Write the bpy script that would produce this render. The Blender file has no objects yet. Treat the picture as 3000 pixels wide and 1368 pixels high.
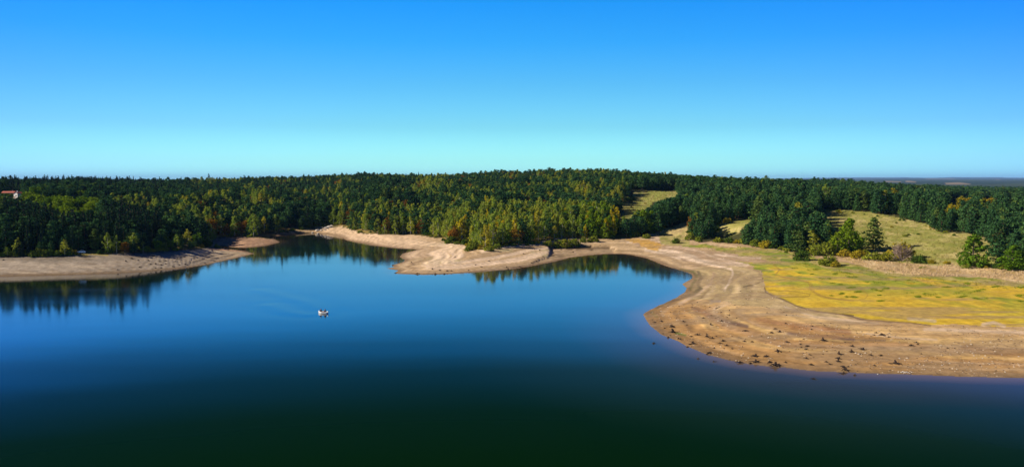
import bpy, math, random
import numpy as np
R = np.random.default_rng(7)
random.seed(7)
sc = bpy.context.scene
COL = sc.collection

# ------------------------------------------------------------------ camera
W, HH, F = 3000.0, 1368.0, 2355.0
CH = 42.0
PITCH = math.atan(154 / F)
CP, SP = math.cos(PITCH), math.sin(PITCH)

def proj(x, y, z):
    dz = np.asarray(z, float) - CH
    fw = np.maximum(y * CP - dz * SP, 1e-3)
    up = y * SP + dz * CP
    return 1500 + F * x / fw, 684 - F * up / fw

def unproj(px, py, z=0.0):
    """the point of the level plane z that the photograph shows at px, py"""
    a, b = (np.asarray(px, float) - 1500) / F, (684 - np.asarray(py, float)) / F
    dx, dy, dz = a, CP + b * SP, -SP + b * CP
    t = (z - CH) / dz
    return dx * t, dy * t

cam = bpy.data.cameras.new("camera")
camo = bpy.data.objects.new("camera", cam)
COL.objects.link(camo)
camo.location = (0, 0, CH)
camo.rotation_euler = (math.pi / 2 - PITCH, 0, 0)
cam.sensor_width = 36.0
cam.lens = F / W * 36.0
cam.clip_start, cam.clip_end = 0.5, 90000
sc.camera = camo

# ------------------------------------------------------------------ light
EXPO = 0.6
SUN_EL, SUN_AZ = math.radians(30), math.radians(1)      # from the left, a little behind the camera
sv = (-math.cos(SUN_EL) * math.cos(SUN_AZ), -math.cos(SUN_EL) * math.sin(SUN_AZ), math.sin(SUN_EL))
sl = bpy.data.lights.new("sun", "SUN")
sl.energy = 5.0
sl.angle = math.radians(0.5)
sl.color = (1.0, 0.88, 0.68)
so = bpy.data.objects.new("sun", sl)
COL.objects.link(so)
from mathutils import Vector
so.rotation_euler = Vector(sv).to_track_quat('Z', 'Y').to_euler()
so.location = (-300, -50, 200)

world = bpy.data.worlds.new("World")
sc.world = world
world.use_nodes = True
nt = world.node_tree
nt.nodes.clear()
wo = nt.nodes.new("ShaderNodeOutputWorld")
bg = nt.nodes.new("ShaderNodeBackground")
sky = nt.nodes.new("ShaderNodeTexSky")
sky.sky_type = 'NISHITA'
sky.sun_disc = False
sky.sun_elevation = SUN_EL
sky.sun_rotation = math.radians(270)-SUN_AZ
sky.air_density, sky.dust_density, sky.ozone_density = 1.0, 0.6, 1.5
bg.inputs[1].default_value = 0.1 / 2 ** EXPO
tc = nt.nodes.new("ShaderNodeTexCoord")
sep = nt.nodes.new("ShaderNodeSeparateXYZ")
nt.links.new(tc.outputs["Generated"], sep.inputs[0])
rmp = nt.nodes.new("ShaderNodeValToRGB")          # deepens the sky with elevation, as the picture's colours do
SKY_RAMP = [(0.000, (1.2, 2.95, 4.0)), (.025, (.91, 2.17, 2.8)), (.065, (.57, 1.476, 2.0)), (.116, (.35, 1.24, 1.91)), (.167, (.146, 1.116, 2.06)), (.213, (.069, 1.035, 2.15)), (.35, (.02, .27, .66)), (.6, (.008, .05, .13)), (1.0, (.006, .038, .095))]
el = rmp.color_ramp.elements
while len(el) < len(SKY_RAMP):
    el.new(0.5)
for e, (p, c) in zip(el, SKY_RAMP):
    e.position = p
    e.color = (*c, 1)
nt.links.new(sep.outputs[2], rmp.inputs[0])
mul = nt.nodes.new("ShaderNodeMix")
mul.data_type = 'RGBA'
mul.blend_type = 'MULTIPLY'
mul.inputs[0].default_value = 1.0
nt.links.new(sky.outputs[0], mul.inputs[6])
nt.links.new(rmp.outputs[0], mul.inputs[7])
sq = nt.nodes.new("ShaderNodeMath"); sq.operation = 'MULTIPLY'
nt.links.new(sep.outputs[0], sq.inputs[0]); nt.links.new(sep.outputs[0], sq.inputs[1])
sq2 = nt.nodes.new("ShaderNodeMath"); sq2.operation = 'MULTIPLY'; sq2.inputs[1].default_value = 1.3; sq2.use_clamp = True
nt.links.new(sq.outputs[0], sq2.inputs[0])
mul2 = nt.nodes.new("ShaderNodeMix"); mul2.data_type = 'RGBA'; mul2.blend_type = 'MULTIPLY'
nt.links.new(sq2.outputs[0], mul2.inputs[0]); nt.links.new(mul.outputs[2], mul2.inputs[6]); mul2.inputs[7].default_value = (.1, .18, .85, 1)
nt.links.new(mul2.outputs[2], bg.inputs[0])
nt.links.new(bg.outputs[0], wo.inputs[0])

sc.view_settings.view_transform = 'Standard'
sc.view_settings.look = 'None'
sc.view_settings.exposure = EXPO
sc.view_settings.gamma = 1.0
sc.render.engine = 'CYCLES'
sc.cycles.max_bounces = 5
sc.cycles.diffuse_bounces = 2
sc.cycles.glossy_bounces = 2
sc.cycles.transmission_bounces = 2
sc.cycles.transparent_max_bounces = 4
sc.cycles.volume_bounces = 0
sc.cycles.use_denoising = True
sc.cycles.denoiser = 'OPENIMAGEDENOISE'
sc.cycles.denoising_input_passes = 'RGB_ALBEDO_NORMAL'
sc.cycles.denoising_prefilter = 'ACCURATE'

# ------------------------------------------------------------------ helpers
def vnoise(x, y, seed=0):
    x = np.asarray(x, float); y = np.asarray(y, float)
    xi, yi = np.floor(x).astype(np.int64), np.floor(y).astype(np.int64)
    fx, fy = x - xi, y - yi
    fx, fy = fx * fx * (3 - 2 * fx), fy * fy * (3 - 2 * fy)
    def h(a, b):
        n = (a * 374761393 + b * 668265263 + seed * 974711) & 0xFFFFFFFF
        n = ((n ^ (n >> 13)) * 1274126177) & 0xFFFFFFFF
        return ((n ^ (n >> 16)) & 0xFFFF) / 65535.0
    a, b, c, d = h(xi, yi), h(xi + 1, yi), h(xi, yi + 1), h(xi + 1, yi + 1)
    return (a * (1 - fx) + b * fx) * (1 - fy) + (c * (1 - fx) + d * fx) * fy

def fbm(x, y, seed=0, oct=4):
    s, a, t = 0, 1.0, 0
    for i in range(oct):
        s = s + a * vnoise(x * 2 ** i + 17.3 * i, y * 2 ** i - 9.1 * i, seed + i)
        t += a
        a *= 0.5
    return s / t

def in_poly(px, py, poly):
    px = np.asarray(px); r = np.zeros(px.shape, bool)
    n = len(poly)
    for i in range(n):
        x0, y0 = poly[i]; x1, y1 = poly[(i + 1) % n]
        if y0 == y1:
            continue
        c = ((y0 > py) != (y1 > py)) & (px < (x1 - x0) * (py - y0) / (y1 - y0) + x0)
        r ^= c
    return r

def seg_dist(px, py, pts):
    d = np.full(px.shape, 1e9)
    for (x0, y0), (x1, y1) in zip(pts[:-1], pts[1:]):
        vx, vy = x1 - x0, y1 - y0
        L = vx * vx + vy * vy + 1e-9
        t = np.clip(((px - x0) * vx + (py - y0) * vy) / L, 0, 1)
        d = np.minimum(d, (px - x0 - t * vx) ** 2 + (py - y0 - t * vy) ** 2)
    return np.sqrt(d)

def sst(a, b, x):
    t = np.clip((x - a) / (b - a), 0, 1)
    return t * t * (3 - 2 * t)

def mesh_from(name, V, faces, mat=None, smooth=False, mats=None, midx=None):
    me = bpy.data.meshes.new(name)
    V = np.asarray(V, np.float32)
    me.vertices.add(len(V))
    me.vertices.foreach_set("co", V.ravel())
    if isinstance(faces, np.ndarray):
        n, k = faces.shape
        loops = faces.ravel(); starts = np.arange(n) * k; 
    else:
        loops = np.array([i for f in faces for i in f], np.int32)
        lens = np.array([len(f) for f in faces]); n = len(faces)
        starts = np.concatenate([[0], np.cumsum(lens)[:-1]])
    me.loops.add(len(loops))
    me.loops.foreach_set("vertex_index", loops.astype(np.int32))
    me.polygons.add(n)
    me.polygons.foreach_set("loop_start", starts.astype(np.int32))
    if midx is not None:
        me.polygons.foreach_set("material_index", np.asarray(midx, np.int32))
    me.polygons.foreach_set("use_smooth", np.full(n, smooth))
    for m in (mats or ([mat] if mat else [])):
        me.materials.append(m)
    me.update(calc_edges=True)
    return me

def obj(name, me, parent=None, loc=None):
    o = bpy.data.objects.new(name, me)
    COL.objects.link(o)
    if parent is not None:
        o.parent = parent
    if loc is not None:
        o.location = loc
    return o

def tag(o, label=None, cat=None, group=None, kind=None):
    if label: o["label"] = label
    if cat: o["category"] = cat
    if group: o["group"] = group
    if kind: o["kind"] = kind
    return o

def empty(name, loc, rz=0.0, s=1.0):
    o = bpy.data.objects.new(name, None)
    COL.objects.link(o)
    o.location = loc
    o.rotation_euler = (0, 0, rz)
    o.scale = (s, s, s) if np.isscalar(s) else s
    o.empty_display_size = 0.3
    return o

class MB:
    """collects shapes into one mesh"""
    def __init__(self):
        self.V, self.Fc, self.n = [], [], 0
    def add(self, V, faces):
        V = np.asarray(V, float)
        self.V.append(V)
        self.Fc += [tuple(int(i) + self.n for i in f) for f in faces]
        self.n += len(V)
    def box(self, c, s, rz=0.0, taper=1.0):
        c = np.array(c, float); hx, hy, hz = s[0] / 2, s[1] / 2, s[2] / 2
        v = []
        for z, k in ((-hz, 1.0), (hz, taper)):
            for x, y in ((-hx, -hy), (hx, -hy), (hx, hy), (-hx, hy)):
                x2, y2 = x * k, y * k
                v.append((x2 * math.cos(rz) - y2 * math.sin(rz), x2 * math.sin(rz) + y2 * math.cos(rz), z))
        self.add(np.array(v) + c, [(3, 2, 1, 0), (4, 5, 6, 7), (0, 1, 5, 4), (1, 2, 6, 5), (2, 3, 7, 6), (3, 0, 4, 7)])
    def tube(self, pts, rad, k=6, cap=True):
        pts = np.array(pts, float)
        n = len(pts); rings = []
        for i in range(n):
            t = pts[min(i + 1, n - 1)] - pts[max(i - 1, 0)]
            t /= np.linalg.norm(t) + 1e-9
            a = np.cross(t, (0, 0, 1.0) if abs(t[2]) < 0.9 else (1.0, 0, 0)); a /= np.linalg.norm(a)
            b = np.cross(t, a)
            r = rad[i] if not np.isscalar(rad) else rad
            th = np.arange(k) * 2 * math.pi / k
            rings.append(pts[i] + r * (np.cos(th)[:, None] * a + np.sin(th)[:, None] * b))
        f = []
        for i in range(n - 1):
            for j in range(k):
                f.append((i * k + j, i * k + (j + 1) % k, (i + 1) * k + (j + 1) % k, (i + 1) * k + j))
        if cap:
            f.append(tuple(range(k))[::-1]); f.append(tuple((n - 1) * k + j for j in range(k)))
        self.add(np.concatenate(rings), f)
    def mesh(self, name, mat, smooth=False):
        return mesh_from(name, np.concatenate(self.V), self.Fc, mat, smooth)

def mat_new(name, col=(.5, .5, .5), rough=0.8, spec=0.3, metallic=0.0):
    m = bpy.data.materials.new(name)
    m.use_nodes = True
    b = m.node_tree.nodes["Principled BSDF"]
    b.inputs["Base Color"].default_value = (*col, 1)
    b.inputs["Roughness"].default_value = rough
    b.inputs["Specular IOR Level"].default_value = spec
    b.inputs["Metallic"].default_value = metallic
    return m

def noisy(m, col, amt=0.3, scale=3.0, detail=3):
    """a procedural mottling of the base colour"""
    t = m.node_tree; b = t.nodes["Principled BSDF"]
    g = t.nodes.new("ShaderNodeNewGeometry")
    n = t.nodes.new("ShaderNodeTexNoise"); n.inputs["Scale"].default_value = scale; n.inputs["Detail"].default_value = detail
    t.links.new(g.outputs["Position"], n.inputs["Vector"])
    r = t.nodes.new("ShaderNodeValToRGB")
    r.color_ramp.elements[0].position = 0.3; r.color_ramp.elements[1].position = 0.7
    r.color_ramp.elements[0].color = (*[c * (1 - amt) for c in col], 1)
    r.color_ramp.elements[1].color = (*[min(1, c * (1 + amt)) for c in col], 1)
    t.links.new(n.outputs["Fac"], r.inputs[0]); t.links.new(r.outputs[0], b.inputs["Base Color"])
    return m

# ------------------------------------------------------------------ shoreline (photograph pixels -> points of the water plane)
SHORE = [(-1300, 826), (-500, 818), (0, 809), (90, 807), (179, 805), (260, 803), (340, 800), (429, 795), (536, 786), (608, 775), (679, 759), (720, 750), (747, 743),
         (713, 735), (685, 731), (655, 728), (632, 725), (649, 721.5), (700, 726), (740, 725), (781, 720), (806, 714), (820, 709), (806, 702), (800, 695), (826, 689), (875, 685), (917, 683), (945, 684),
         (972, 687), (992, 693), (1020, 705), (1069, 713), (1118, 722), (1170, 728), (1222, 731), (1205, 736), (1180, 743), (1170, 752), (1187, 761), (1184, 766), (1160, 774), (1148, 777), (1158, 782),
         (1136, 787), (1166, 792), (1158, 799), (1164, 802), (1200, 803), (1238, 805), (1290, 804), (1333, 802), (1406, 797), (1450, 793), (1492, 789), (1544, 782), (1590, 774), (1633, 765), (1667, 756),
         (1728, 748), (1789, 744), (1823, 744), (1850, 747), (1896, 757), (1934, 773), (1965, 784), (2007, 796), (2026, 803), (2027, 815), (2014, 824), (1997, 832), (2013, 844), (2009, 855), (1980, 872),
         (1934, 895), (1900, 908), (1882, 920), (1892, 935), (1907, 953), (1920, 968), (1938, 980), (1984, 999), (2014, 1014), (2068, 1037), (2125, 1052), (2183, 1064), (2260, 1075), (2300, 1077),
         (2374, 1085), (2470, 1089), (2560, 1093), (2640, 1096), (2811, 1102), (3000, 1107), (3500, 1118), (4300, 1136)]
sx, sy = unproj([p[0] for p in SHORE], [p[1] for p in SHORE])
pts = []
for i in range(len(sx) - 1):                       # subdivide with small wobble
    L = math.hypot(sx[i + 1] - sx[i], sy[i + 1] - sy[i])
    n = max(1, min(8, int(L / 6)))
    for k in range(n):
        t = k / n
        x, y = sx[i] + (sx[i + 1] - sx[i]) * t, sy[i] + (sy[i + 1] - sy[i]) * t
        if 0 < i < len(sx) - 2:
            x += (vnoise(x / 5, y / 5, 3) - .5) * 0.9; y += (vnoise(x / 5, y / 5, 4) - .5) * 0.9
        pts.append((float(x), float(y)))
pts.append((float(sx[-1]), float(sy[-1])))
SHORE_W = pts
LAKE = pts + [(900.0, -900.0), (-900.0, -900.0)]

def lake_sdf(x, y):
    """metres to the waterline: positive on land"""
    d = seg_dist(x, y, SHORE_W)
    return np.where(in_poly(x, y, LAKE), -d, d)

# ------------------------------------------------------------------ terrain height
COLS = {
 -900: [(100, 8), (300, 8), (420, 14), (600, 26), (900, 36), (1300, 36), (3000, 40), (9000, 40)],
 0: [(300, 8), (385, 8), (450, 10), (550, 17), (620, 22), (660, 25), (760, 25), (950, 29), (1300, 26), (3000, 26), (9000, 26)],
 300: [(300, 8), (400, 8), (470, 10), (560, 16), (700, 23), (900, 28), (1100, 31), (1500, 26), (3000, 26), (9000, 26)],
 550: [(300, 6), (430, 6), (540, 6), (620, 10), (750, 17), (950, 22), (1200, 24), (1700, 24), (3000, 26), (9000, 26)],
 750: [(400, 5), (540, 5), (600, 9), (750, 19), (950, 26), (1250, 30), (1700, 30), (3000, 30), (9000, 30)],
 825: [(400, 5), (540, 5), (600, 9), (680, 18), (800, 25), (950, 27), (1250, 30), (1700, 32), (3000, 30), (9000, 28)],
 885: [(500, 5), (660, 5), (720, 6), (900, 8), (1150, 17), (1500, 34), (1700, 38), (2300, 34), (3000, 28), (9000, 28)],
 960: [(500, 5), (660, 5), (720, 7), (900, 11), (1150, 21), (1500, 37), (1700, 41), (2300, 34), (3000, 28), (9000, 28)],
 1080: [(400, 6), (560, 6), (620, 11), (800, 23), (1000, 31), (1300, 38), (1600, 42), (2200, 34), (9000, 30)],
 1300: [(350, 6), (520, 6), (580, 9), (700, 18), (900, 25), (1150, 31), (1400, 35), (2000, 32), (9000, 26)],
 1500: [(350, 6), (460, 6), (560, 10), (700, 21), (900, 30), (1200, 38), (1500, 43), (2200, 36), (9000, 26)],
 1750: [(400, 6), (500, 6), (600, 12), (750, 21), (900, 29), (1200, 40), (1500, 47), (2200, 36), (9000, 30)],
 1900: [(400, 4.5), (550, 4.5), (640, 16), (760, 23), (900, 30), (1200, 38), (1500, 43), (2200, 32), (9000, 30)],
 2000: [(300, 3), (480, 4), (540, 8), (640, 18), (800, 25), (1000, 29), (1300, 31), (2000, 28), (9000, 26)],
 2150: [(200, 2.2), (300, 2.4), (420, 3), (460, 4.2), (520, 11), (620, 19), (800, 26), (1000, 28), (1500, 25), (3000, 20), (9000, 26)],
 2400: [(170, 2.2), (300, 2.6), (390, 3.2), (416, 4.2), (500, 13), (600, 18), (750, 23), (1000, 25), (1500, 22), (2200, 18), (3000, 12), (5000, 10), (12000, 34), (20000, 62), (26000, 66), (34000, 150), (44000, 228), (52000, 200)],
 2600: [(160, 2.2), (300, 2.6), (385, 3.4), (410, 4.4), (480, 11), (565, 18), (750, 22), (1000, 20.5), (1500, 17), (2200, 14), (3000, 8), (5000, 10), (12000, 34), (20000, 62), (26000, 66), (34000, 150), (44000, 228), (52000, 200)],
 2800: [(160, 2.2), (300, 2.8), (350, 3.4), (375, 4.2), (446, 12.5), (600, 18), (800, 18), (1200, 13), (2000, 9), (3000, 6), (5000, 10), (12000, 34), (20000, 62), (26000, 66), (34000, 150), (44000, 228), (52000, 200)],
 3000: [(160, 2.2), (290, 2.8), (325, 3.6), (345, 5), (400, 9), (500, 14), (700, 16), (1000, 12), (1500, 8), (3000, 5), (5000, 10), (12000, 34), (20000, 62), (26000, 66), (34000, 150), (44000, 228), (52000, 200)],
 4500: [(160, 2.2), (250, 3), (300, 5), (400, 12), (500, 15), (700, 17), (1000, 13), (3000, 6), (5000, 10), (12000, 34), (20000, 62), (26000, 66), (34000, 150), (44000, 228), (52000, 200)],
}
KSL = [(-900, .2), (0, .2), (560, .16), (620, .09), (680, .07), (760, .12), (920, .2), (1000, .24), (1090, .21), (1180, .10), (1300, .075), (1600, .075), (1800, .06), (2000, .06), (2500, .05), (4500, .05)]

us = np.concatenate([-0.80 - np.geomspace(1.0, .01, 40), np.arange(-0.79, 0.7901, 0.00132), 0.80 + np.geomspace(.01, 1.2, 40)])
ys = [-600.0, -200.0, 0.0, 60.0, 100.0, 125.0, 145.0]
y = 155.0
while y < 55000:
    ys.append(y)
    y += min(max(0.8, y * y / (42 * 804) * 0.62), 0.016 * y)
ys = np.array(ys)
NU, NY = len(us), len(ys)
UU, YY = np.meshgrid(us, ys)
XX = UU * np.maximum(YY, 100.0)

cpx = np.array(sorted(COLS))
tab = np.array([np.interp(ys, [p[0] for p in COLS[c]], [p[1] for p in COLS[c]]) for c in cpx])   # columns x rows
tu = (cpx - 1500) / F
HB = np.array([np.interp(us, tu, tab[:, j]) for j in range(NY)])
def blur(a, s, ax):
    k = np.exp(-0.5 * (np.arange(-3 * s, 3 * s + 1) / s) ** 2); k /= k.sum()
    p = np.pad(a, [(3 * s, 3 * s) if i == ax else (0, 0) for i in range(2)], mode='edge')
    return np.apply_along_axis(lambda v: np.convolve(v, k, 'valid'), ax, p)
HB = blur(blur(HB, 22, 1), 5, 0)
hillm = sst(7.0, 15.0, HB)
HB = HB + hillm * (fbm(XX / 120, YY / 140, 11, 3) - .5) * 17.5 * np.clip((YY - 350) / 400, .25, 1.0) * sst(3500, 2000, YY)
HB = HB + 7.0 * np.exp(-((XX + 409) / 45) ** 2 - ((YY - 668) / 40) ** 2)
HB = HB + sst(3500, 12000, YY) * ((fbm(XX / 2600, YY / 5200, 21, 4) - .5) * (36 + 190 * sst(16000, 36000, YY)))
near = YY < 800
SD = np.full(XX.shape, 600.0)
SD[near] = lake_sdf(XX[near], YY[near])
PXC = 1500 + F * UU
ks = np.interp(PXC, [p[0] for p in KSL], [p[1] for p in KSL])
a_, b_ = HB, ks * np.maximum(SD, 0) + 0.06 + 0.35 * np.maximum(SD - 90, 0)
kk = 1.2
hmix = np.clip(0.5 + 0.5 * (b_ - a_) / kk, 0, 1)
H = b_ * (1 - hmix) + a_ * hmix - kk * hmix * (1 - hmix)
H = np.maximum(H, 0.04)
# scarp on the right flank of the wooded point
PX, PY = proj(XX, YY, H)
SCARP = [(1606, 716), (1613, 735), (1604, 752), (1560, 768), (1480, 787), (1544, 783), (1633, 766), (1728, 749), (1800, 745), (1800, 724), (1700, 716)]
wob = (fbm(XX / 9, YY / 9, 31, 3) - .5)
sm = np.where((SD > 0) & in_poly(PX + wob * 12, PY + wob * 6, SCARP), 1.0, 0.0)
SPIT = [(575, 742), (640, 729), (690, 734), (752, 743), (700, 754), (600, 774), (540, 782)]
sp_ = np.where((SD > 0) & in_poly(PX + wob * 12, PY + wob * 6, SPIT), 1.0, 0.0)
sm = blur(sm, 1, 1)
H = H * (1 - 0.66 * sm)
sm_paint = sm
sm = np.maximum(sm, sp_)
stp = H * 1.35 + wob * .5
H = np.where(sm > .05, H + sm * 0.62 * (np.floor(stp) + sst(.55, 1, stp % 1) - stp), H)
# drawdown terraces on the open beaches
beach_t = (SD > 0) & (H < 6.0) & (SD < 140)
H = np.where(beach_t, H + 0.07 * np.minimum(1, SD / 6) * np.sin(2 * np.pi * (H / 0.36 + 1.3 * fbm(XX / 40, YY / 40, 41, 2))) + 0.10 * np.minimum(1, SD / 6) * (fbm(XX / 3.5, YY / 3.5, 43, 2) - .5), H)
H = np.where(SD > 0, np.maximum(H, 0.03), np.maximum(-6.0, 0.10 * SD - 0.03))
PX, PY = proj(XX, YY, H)

def ground(x, y):
    """terrain height at points"""
    x = np.asarray(x, float); y = np.asarray(y, float)
    iu = np.interp(x / np.maximum(y, 100.0), us, np.arange(NU)); iy = np.interp(y, ys, np.arange(NY))
    i0, j0 = np.clip(iu.astype(int), 0, NU - 2), np.clip(iy.astype(int), 0, NY - 2)
    fu, fy = iu - i0, iy - j0
    return (H[j0, i0] * (1 - fu) + H[j0, i0 + 1] * fu) * (1 - fy) + (H[j0 + 1, i0] * (1 - fu) + H[j0 + 1, i0 + 1] * fu) * fy

def place(px, py):
    """the terrain point (or water) the photograph shows at px, py: first hit from the camera"""
    z = 3.0
    yy = np.array(ys[6:])
    xx_all = (px - 1500) / F * yy
    g = np.maximum(ground(xx_all, yy), 0.0)
    _, p = proj(xx_all, yy, g)
    i = int(np.argmax(p <= py)) if (p <= py).any() else len(p) - 1
    if i > 0:
        t = (p[i - 1] - py) / max(p[i - 1] - p[i], 1e-6)
        yv = yy[i - 1] + (yy[i] - yy[i - 1]) * min(max(t, 0), 1)
    else:
        yv = yy[0]
    z = max(float(ground((px - 1500) / F * yv, yv)), 0.0)
    fw = yv * CP - (z - CH) * SP
    xv = (px - 1500) / F * fw
    return float(xv), float(yv), max(float(ground(xv, yv)), 0.0)

# ------------------------------------------------------------------ zones, in photograph pixels, carried onto the ground
TREE = [(-900, 756), (0, 753), (90, 751), (179, 751), (322, 743), (429, 742), (536, 734), (604, 727), (622, 712), (634, 698), (713, 693), (794, 701), (812, 684), (900, 672), (960, 662), (1000, 664), (1022, 671), (1072, 686), (1150, 687),
        (1230, 690), (1295, 698), (1310, 712), (1354, 711), (1385, 727), (1440, 726), (1504, 717), (1550, 714), (1578, 708), (1610, 701), (1650, 699), (1700, 699), (1760, 700), (1800, 702), (1840, 697), (1872, 696), (1900, 690), (1960, 668), (1985, 664),
        (2040, 703), (2140, 712), (2260, 728), (2330, 742), (2480, 735), (2600, 760), (2700, 770), (2800, 778), (2900, 788), (3000, 790), (3400, 805), (4500, 830)]
def treeline(px):
    return np.interp(px, [p[0] for p in TREE], [p[1] for p in TREE])
MEADOW_FAR = [(1856, 559), (1987, 558), (1987, 575), (1957, 586), (1911, 592), (1905, 611), (1862, 624), (1853, 641), (1804, 652), (1821, 622), (1821, 594), (1826, 581), (1856, 574)]
MEADOW_NEAR = [(2400, 612), (2460, 615), (2552, 621), (2646, 640), (2709, 655), (2757, 680), (2842, 684), (2895, 700), (2935, 740), (2960, 790), (2700, 775), (2600, 765), (2450, 748), (2440, 700), (2432, 656)]
MEADOW_MID = [(2085, 672), (2100, 660), (2158, 643), (2200, 642), (2180, 668), (2150, 690), (2100, 694)]
BANK_MID = [(1930, 690), (1952, 670), (2012, 650), (2022, 690), (2022, 720), (1940, 715)]
GAP_FAR = [(2534, 581), (2566, 581), (2566, 589), (2530, 589)]
HOUSE_GAP = [(4, 560), (70, 560), (70, 584), (44, 584), (36, 576), (4, 571)]
CLEAR_L = [(236, 741), (236, 732), (300, 732), (330, 740), (330, 748), (210, 750), (212, 741)]
CAR_GAP = [(228, 731), (262, 731), (262, 742), (228, 743)]
REEDS = [(2450, 748), (2530, 755), (2600, 768), (2700, 774), (2790, 780), (2900, 788), (3000, 793), (3400, 806), (3400, 850), (3000, 823), (2900, 815), (2780, 808), (2650, 803), (2560, 790), (2500, 772)]
YELLOW = [(2145, 764), (2200, 768), (2330, 770), (2420, 785), (2520, 802), (2700, 815), (3000, 840), (3500, 880), (3500, 985), (3000, 958), (2879, 955), (2800, 950), (2726, 952), (2600, 940), (2538, 936), (2500, 926), (2413, 914), (2332, 895), (2294, 876), (2262, 862), (2240, 847), (2242, 815), (2236, 790)]
GREENBAND = [(1992, 714), (2063, 720), (2213, 728), (2330, 740), (2420, 758), (2520, 780), (2700, 806), (3000, 824), (3500, 850), (3500, 885), (3000, 852), (2700, 838), (2500, 815), (2330, 775), (2213, 757), (2117, 735), (2022, 726)]
ORANGE1 = [(1840, 698), (1900, 706), (1940, 711), (1938, 730), (1902, 729), (1845, 708)]
PALE1 = [(1890, 690), (2020, 690), (2030, 705), (1990, 712), (1960, 715), (1900, 700)]
PALE2 = [(1920, 704), (2040, 724), (2060, 740), (2130, 735), (2235, 750), (2235, 757), (2160, 762), (2200, 778), (2150, 780), (2050, 775), (1950, 748), (1850, 715), (1810, 706)]
TAN = [(2030, 790), (2130, 780), (2236, 790), (2240, 849), (2294, 876), (2332, 896), (2413, 915), (2520, 936), (2400, 930), (2250, 905), (2080, 880), (2020, 880)]

# ------------------------------------------------------------------ ground colours
wx = (fbm(XX / 7, YY / 14, 51, 3) - .5); wy = (fbm(XX / 9, YY / 18, 52, 3) - .5)
qx, qy = PX + wx * 42, PY + wy * 15
gc = np.zeros(XX.shape + (3,))
gc[:] = (.050, .052, .018)
vis = (PX > -250) & (PX < 3250) & (YY < 1300) & (YY > 140)
def paint(mask, col, s=1.0):
    m = (np.asarray(mask, float) * s)[..., None]
    gc[:] = gc * (1 - m) + np.array(col) * m
n1 = fbm(XX / 24, YY / 60, 61, 4)
n2 = fbm(XX / 5, YY / 10, 62, 3)
strat = fbm(SD / 5.0 + 2.2 * n1, XX / 120, 63, 4)        # bands that follow the old waterlines
strat2 = fbm(H / 0.55 + 1.5 * n1, XX / 90 + YY / 160, 64, 3)
tl = treeline(PX)
beach = (PY + wy * 5 > tl) & (YY < 900) & (SD > -4)
sandA = np.array((.57, .415, .255)); sandB = np.array((.38, .26, .145))
left = sst(900, 500, PX)
b = np.clip((strat - .28) / .44, 0, 1)[..., None]
sand = sandB * (1 - b) + sandA * b
sand = sand * (1 - left[..., None]) + (np.array((.30, .25, .20)) * (.8 + .4 * b)) * left[..., None]
gc[:] = np.where(beach[..., None], sand, gc)
# right-hand shore: browner below, paler above
rgt = beach & (PX > 1780)
fr = sst(-60, 40, PY - np.interp(PX, [1880, 2000, 2200, 2500, 3000], [870, 880, 905, 960, 990])) * rgt
paint(fr, (.63, .41, .155), .9)
paint(fr * sst(.5, .68, strat), (.64, .46, .27), .8)
paint(fr * sst(.52, .36, strat2), (.27, .14, .055), .7)
paint(rgt & in_poly(qx, qy, TAN), (.40, .305, .15), .8)
paint(in_poly(qx, qy, PALE1) & rgt, (.56, .42, .31), .9)
p2 = in_poly(qx, qy, PALE2) & rgt
paint(p2, (.40, .28, .19), .8)
paint(p2 * sst(.45, .6, strat), (.68, .53, .40), .9)
paint(in_poly(qx, qy, ORANGE1) & rgt, (.50, .29, .06), .9)
gb = in_poly(qx, qy, GREENBAND) & vis
paint(gb, (.30, .27, .045), .95)
paint(gb * sst(.5, .62, n2), (.42, .34, .13), .8)
paint(gb * sst(.52, .40, n2), (.17, .23, .03), .8)
yl = in_poly(PX + wx * 26 * sst(880, 800, PY) + wx * 8, PY + wy * 14 * sst(880, 800, PY) + wy * 4, YELLOW) & vis
paint(yl, (.59, .415, .030), 1)
paint(yl * sst(.42, .62, fbm(XX / 9, YY / 16, 86, 4)), (.46, .36, .045), .5)
hiY = sst(95, 25, PY - np.interp(PX, [2140, 2400, 2700, 3000], [760, 785, 815, 840]))
paint(yl * sst(.38, .62, fbm(XX / 16, YY / 30, 65, 3)), (.53, .33, .035), .45)
paint(yl * sst(.50, .62, fbm(XX / 11, YY / 24, 66, 3)) * (.25 + hiY), (.30, .31, .03), .8)
paint(yl * hiY * sst(.34, .6, fbm(XX / 20, YY / 26, 69, 3)), (.36, .33, .04), .8)
paint(yl * sst(.56, .66, fbm(XX / 6, YY / 12, 67, 3)) * hiY, (.20, .25, .025), .85)
rd = in_poly(qx, qy, REEDS) & vis
paint(rd, (.50, .36, .17), .95)
paint(rd * sst(.5, .7, n2), (.62, .49, .30), .8)
paint(rd * sst(.46, .34, n2), (.32, .22, .08), .7)
for P in (MEADOW_NEAR, MEADOW_FAR, MEADOW_MID, BANK_MID):
    m = in_poly(PX + wx * 10, PY + wy * 6, P) & (SD > 10) & (YY < 1100) & (YY > 300)
    paint(m, (.40, .31, .14) if P is BANK_MID else ((.34, .36, .10) if P is MEADOW_FAR else (.34, .315, .09)), 1)
    paint(m * sst(.46, .60, n2), (.50, .41, .18), .75)
    paint(m * sst(.55, .68, fbm(XX / 4, YY / 7, 80, 3)), (.17, .20, .035), .7)
    paint(m * sst(.60, .48, n1) * .5, (.20, .22, .04), .8)
m = in_poly(PX + wx * 6, PY + wy * 4, CLEAR_L) & (SD > 5) & (YY < 700)
paint(m, (.34, .27, .07), 1)
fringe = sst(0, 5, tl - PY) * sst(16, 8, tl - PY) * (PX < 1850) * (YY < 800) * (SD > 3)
paint(fringe, (.30, .21, .06), .8)
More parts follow.
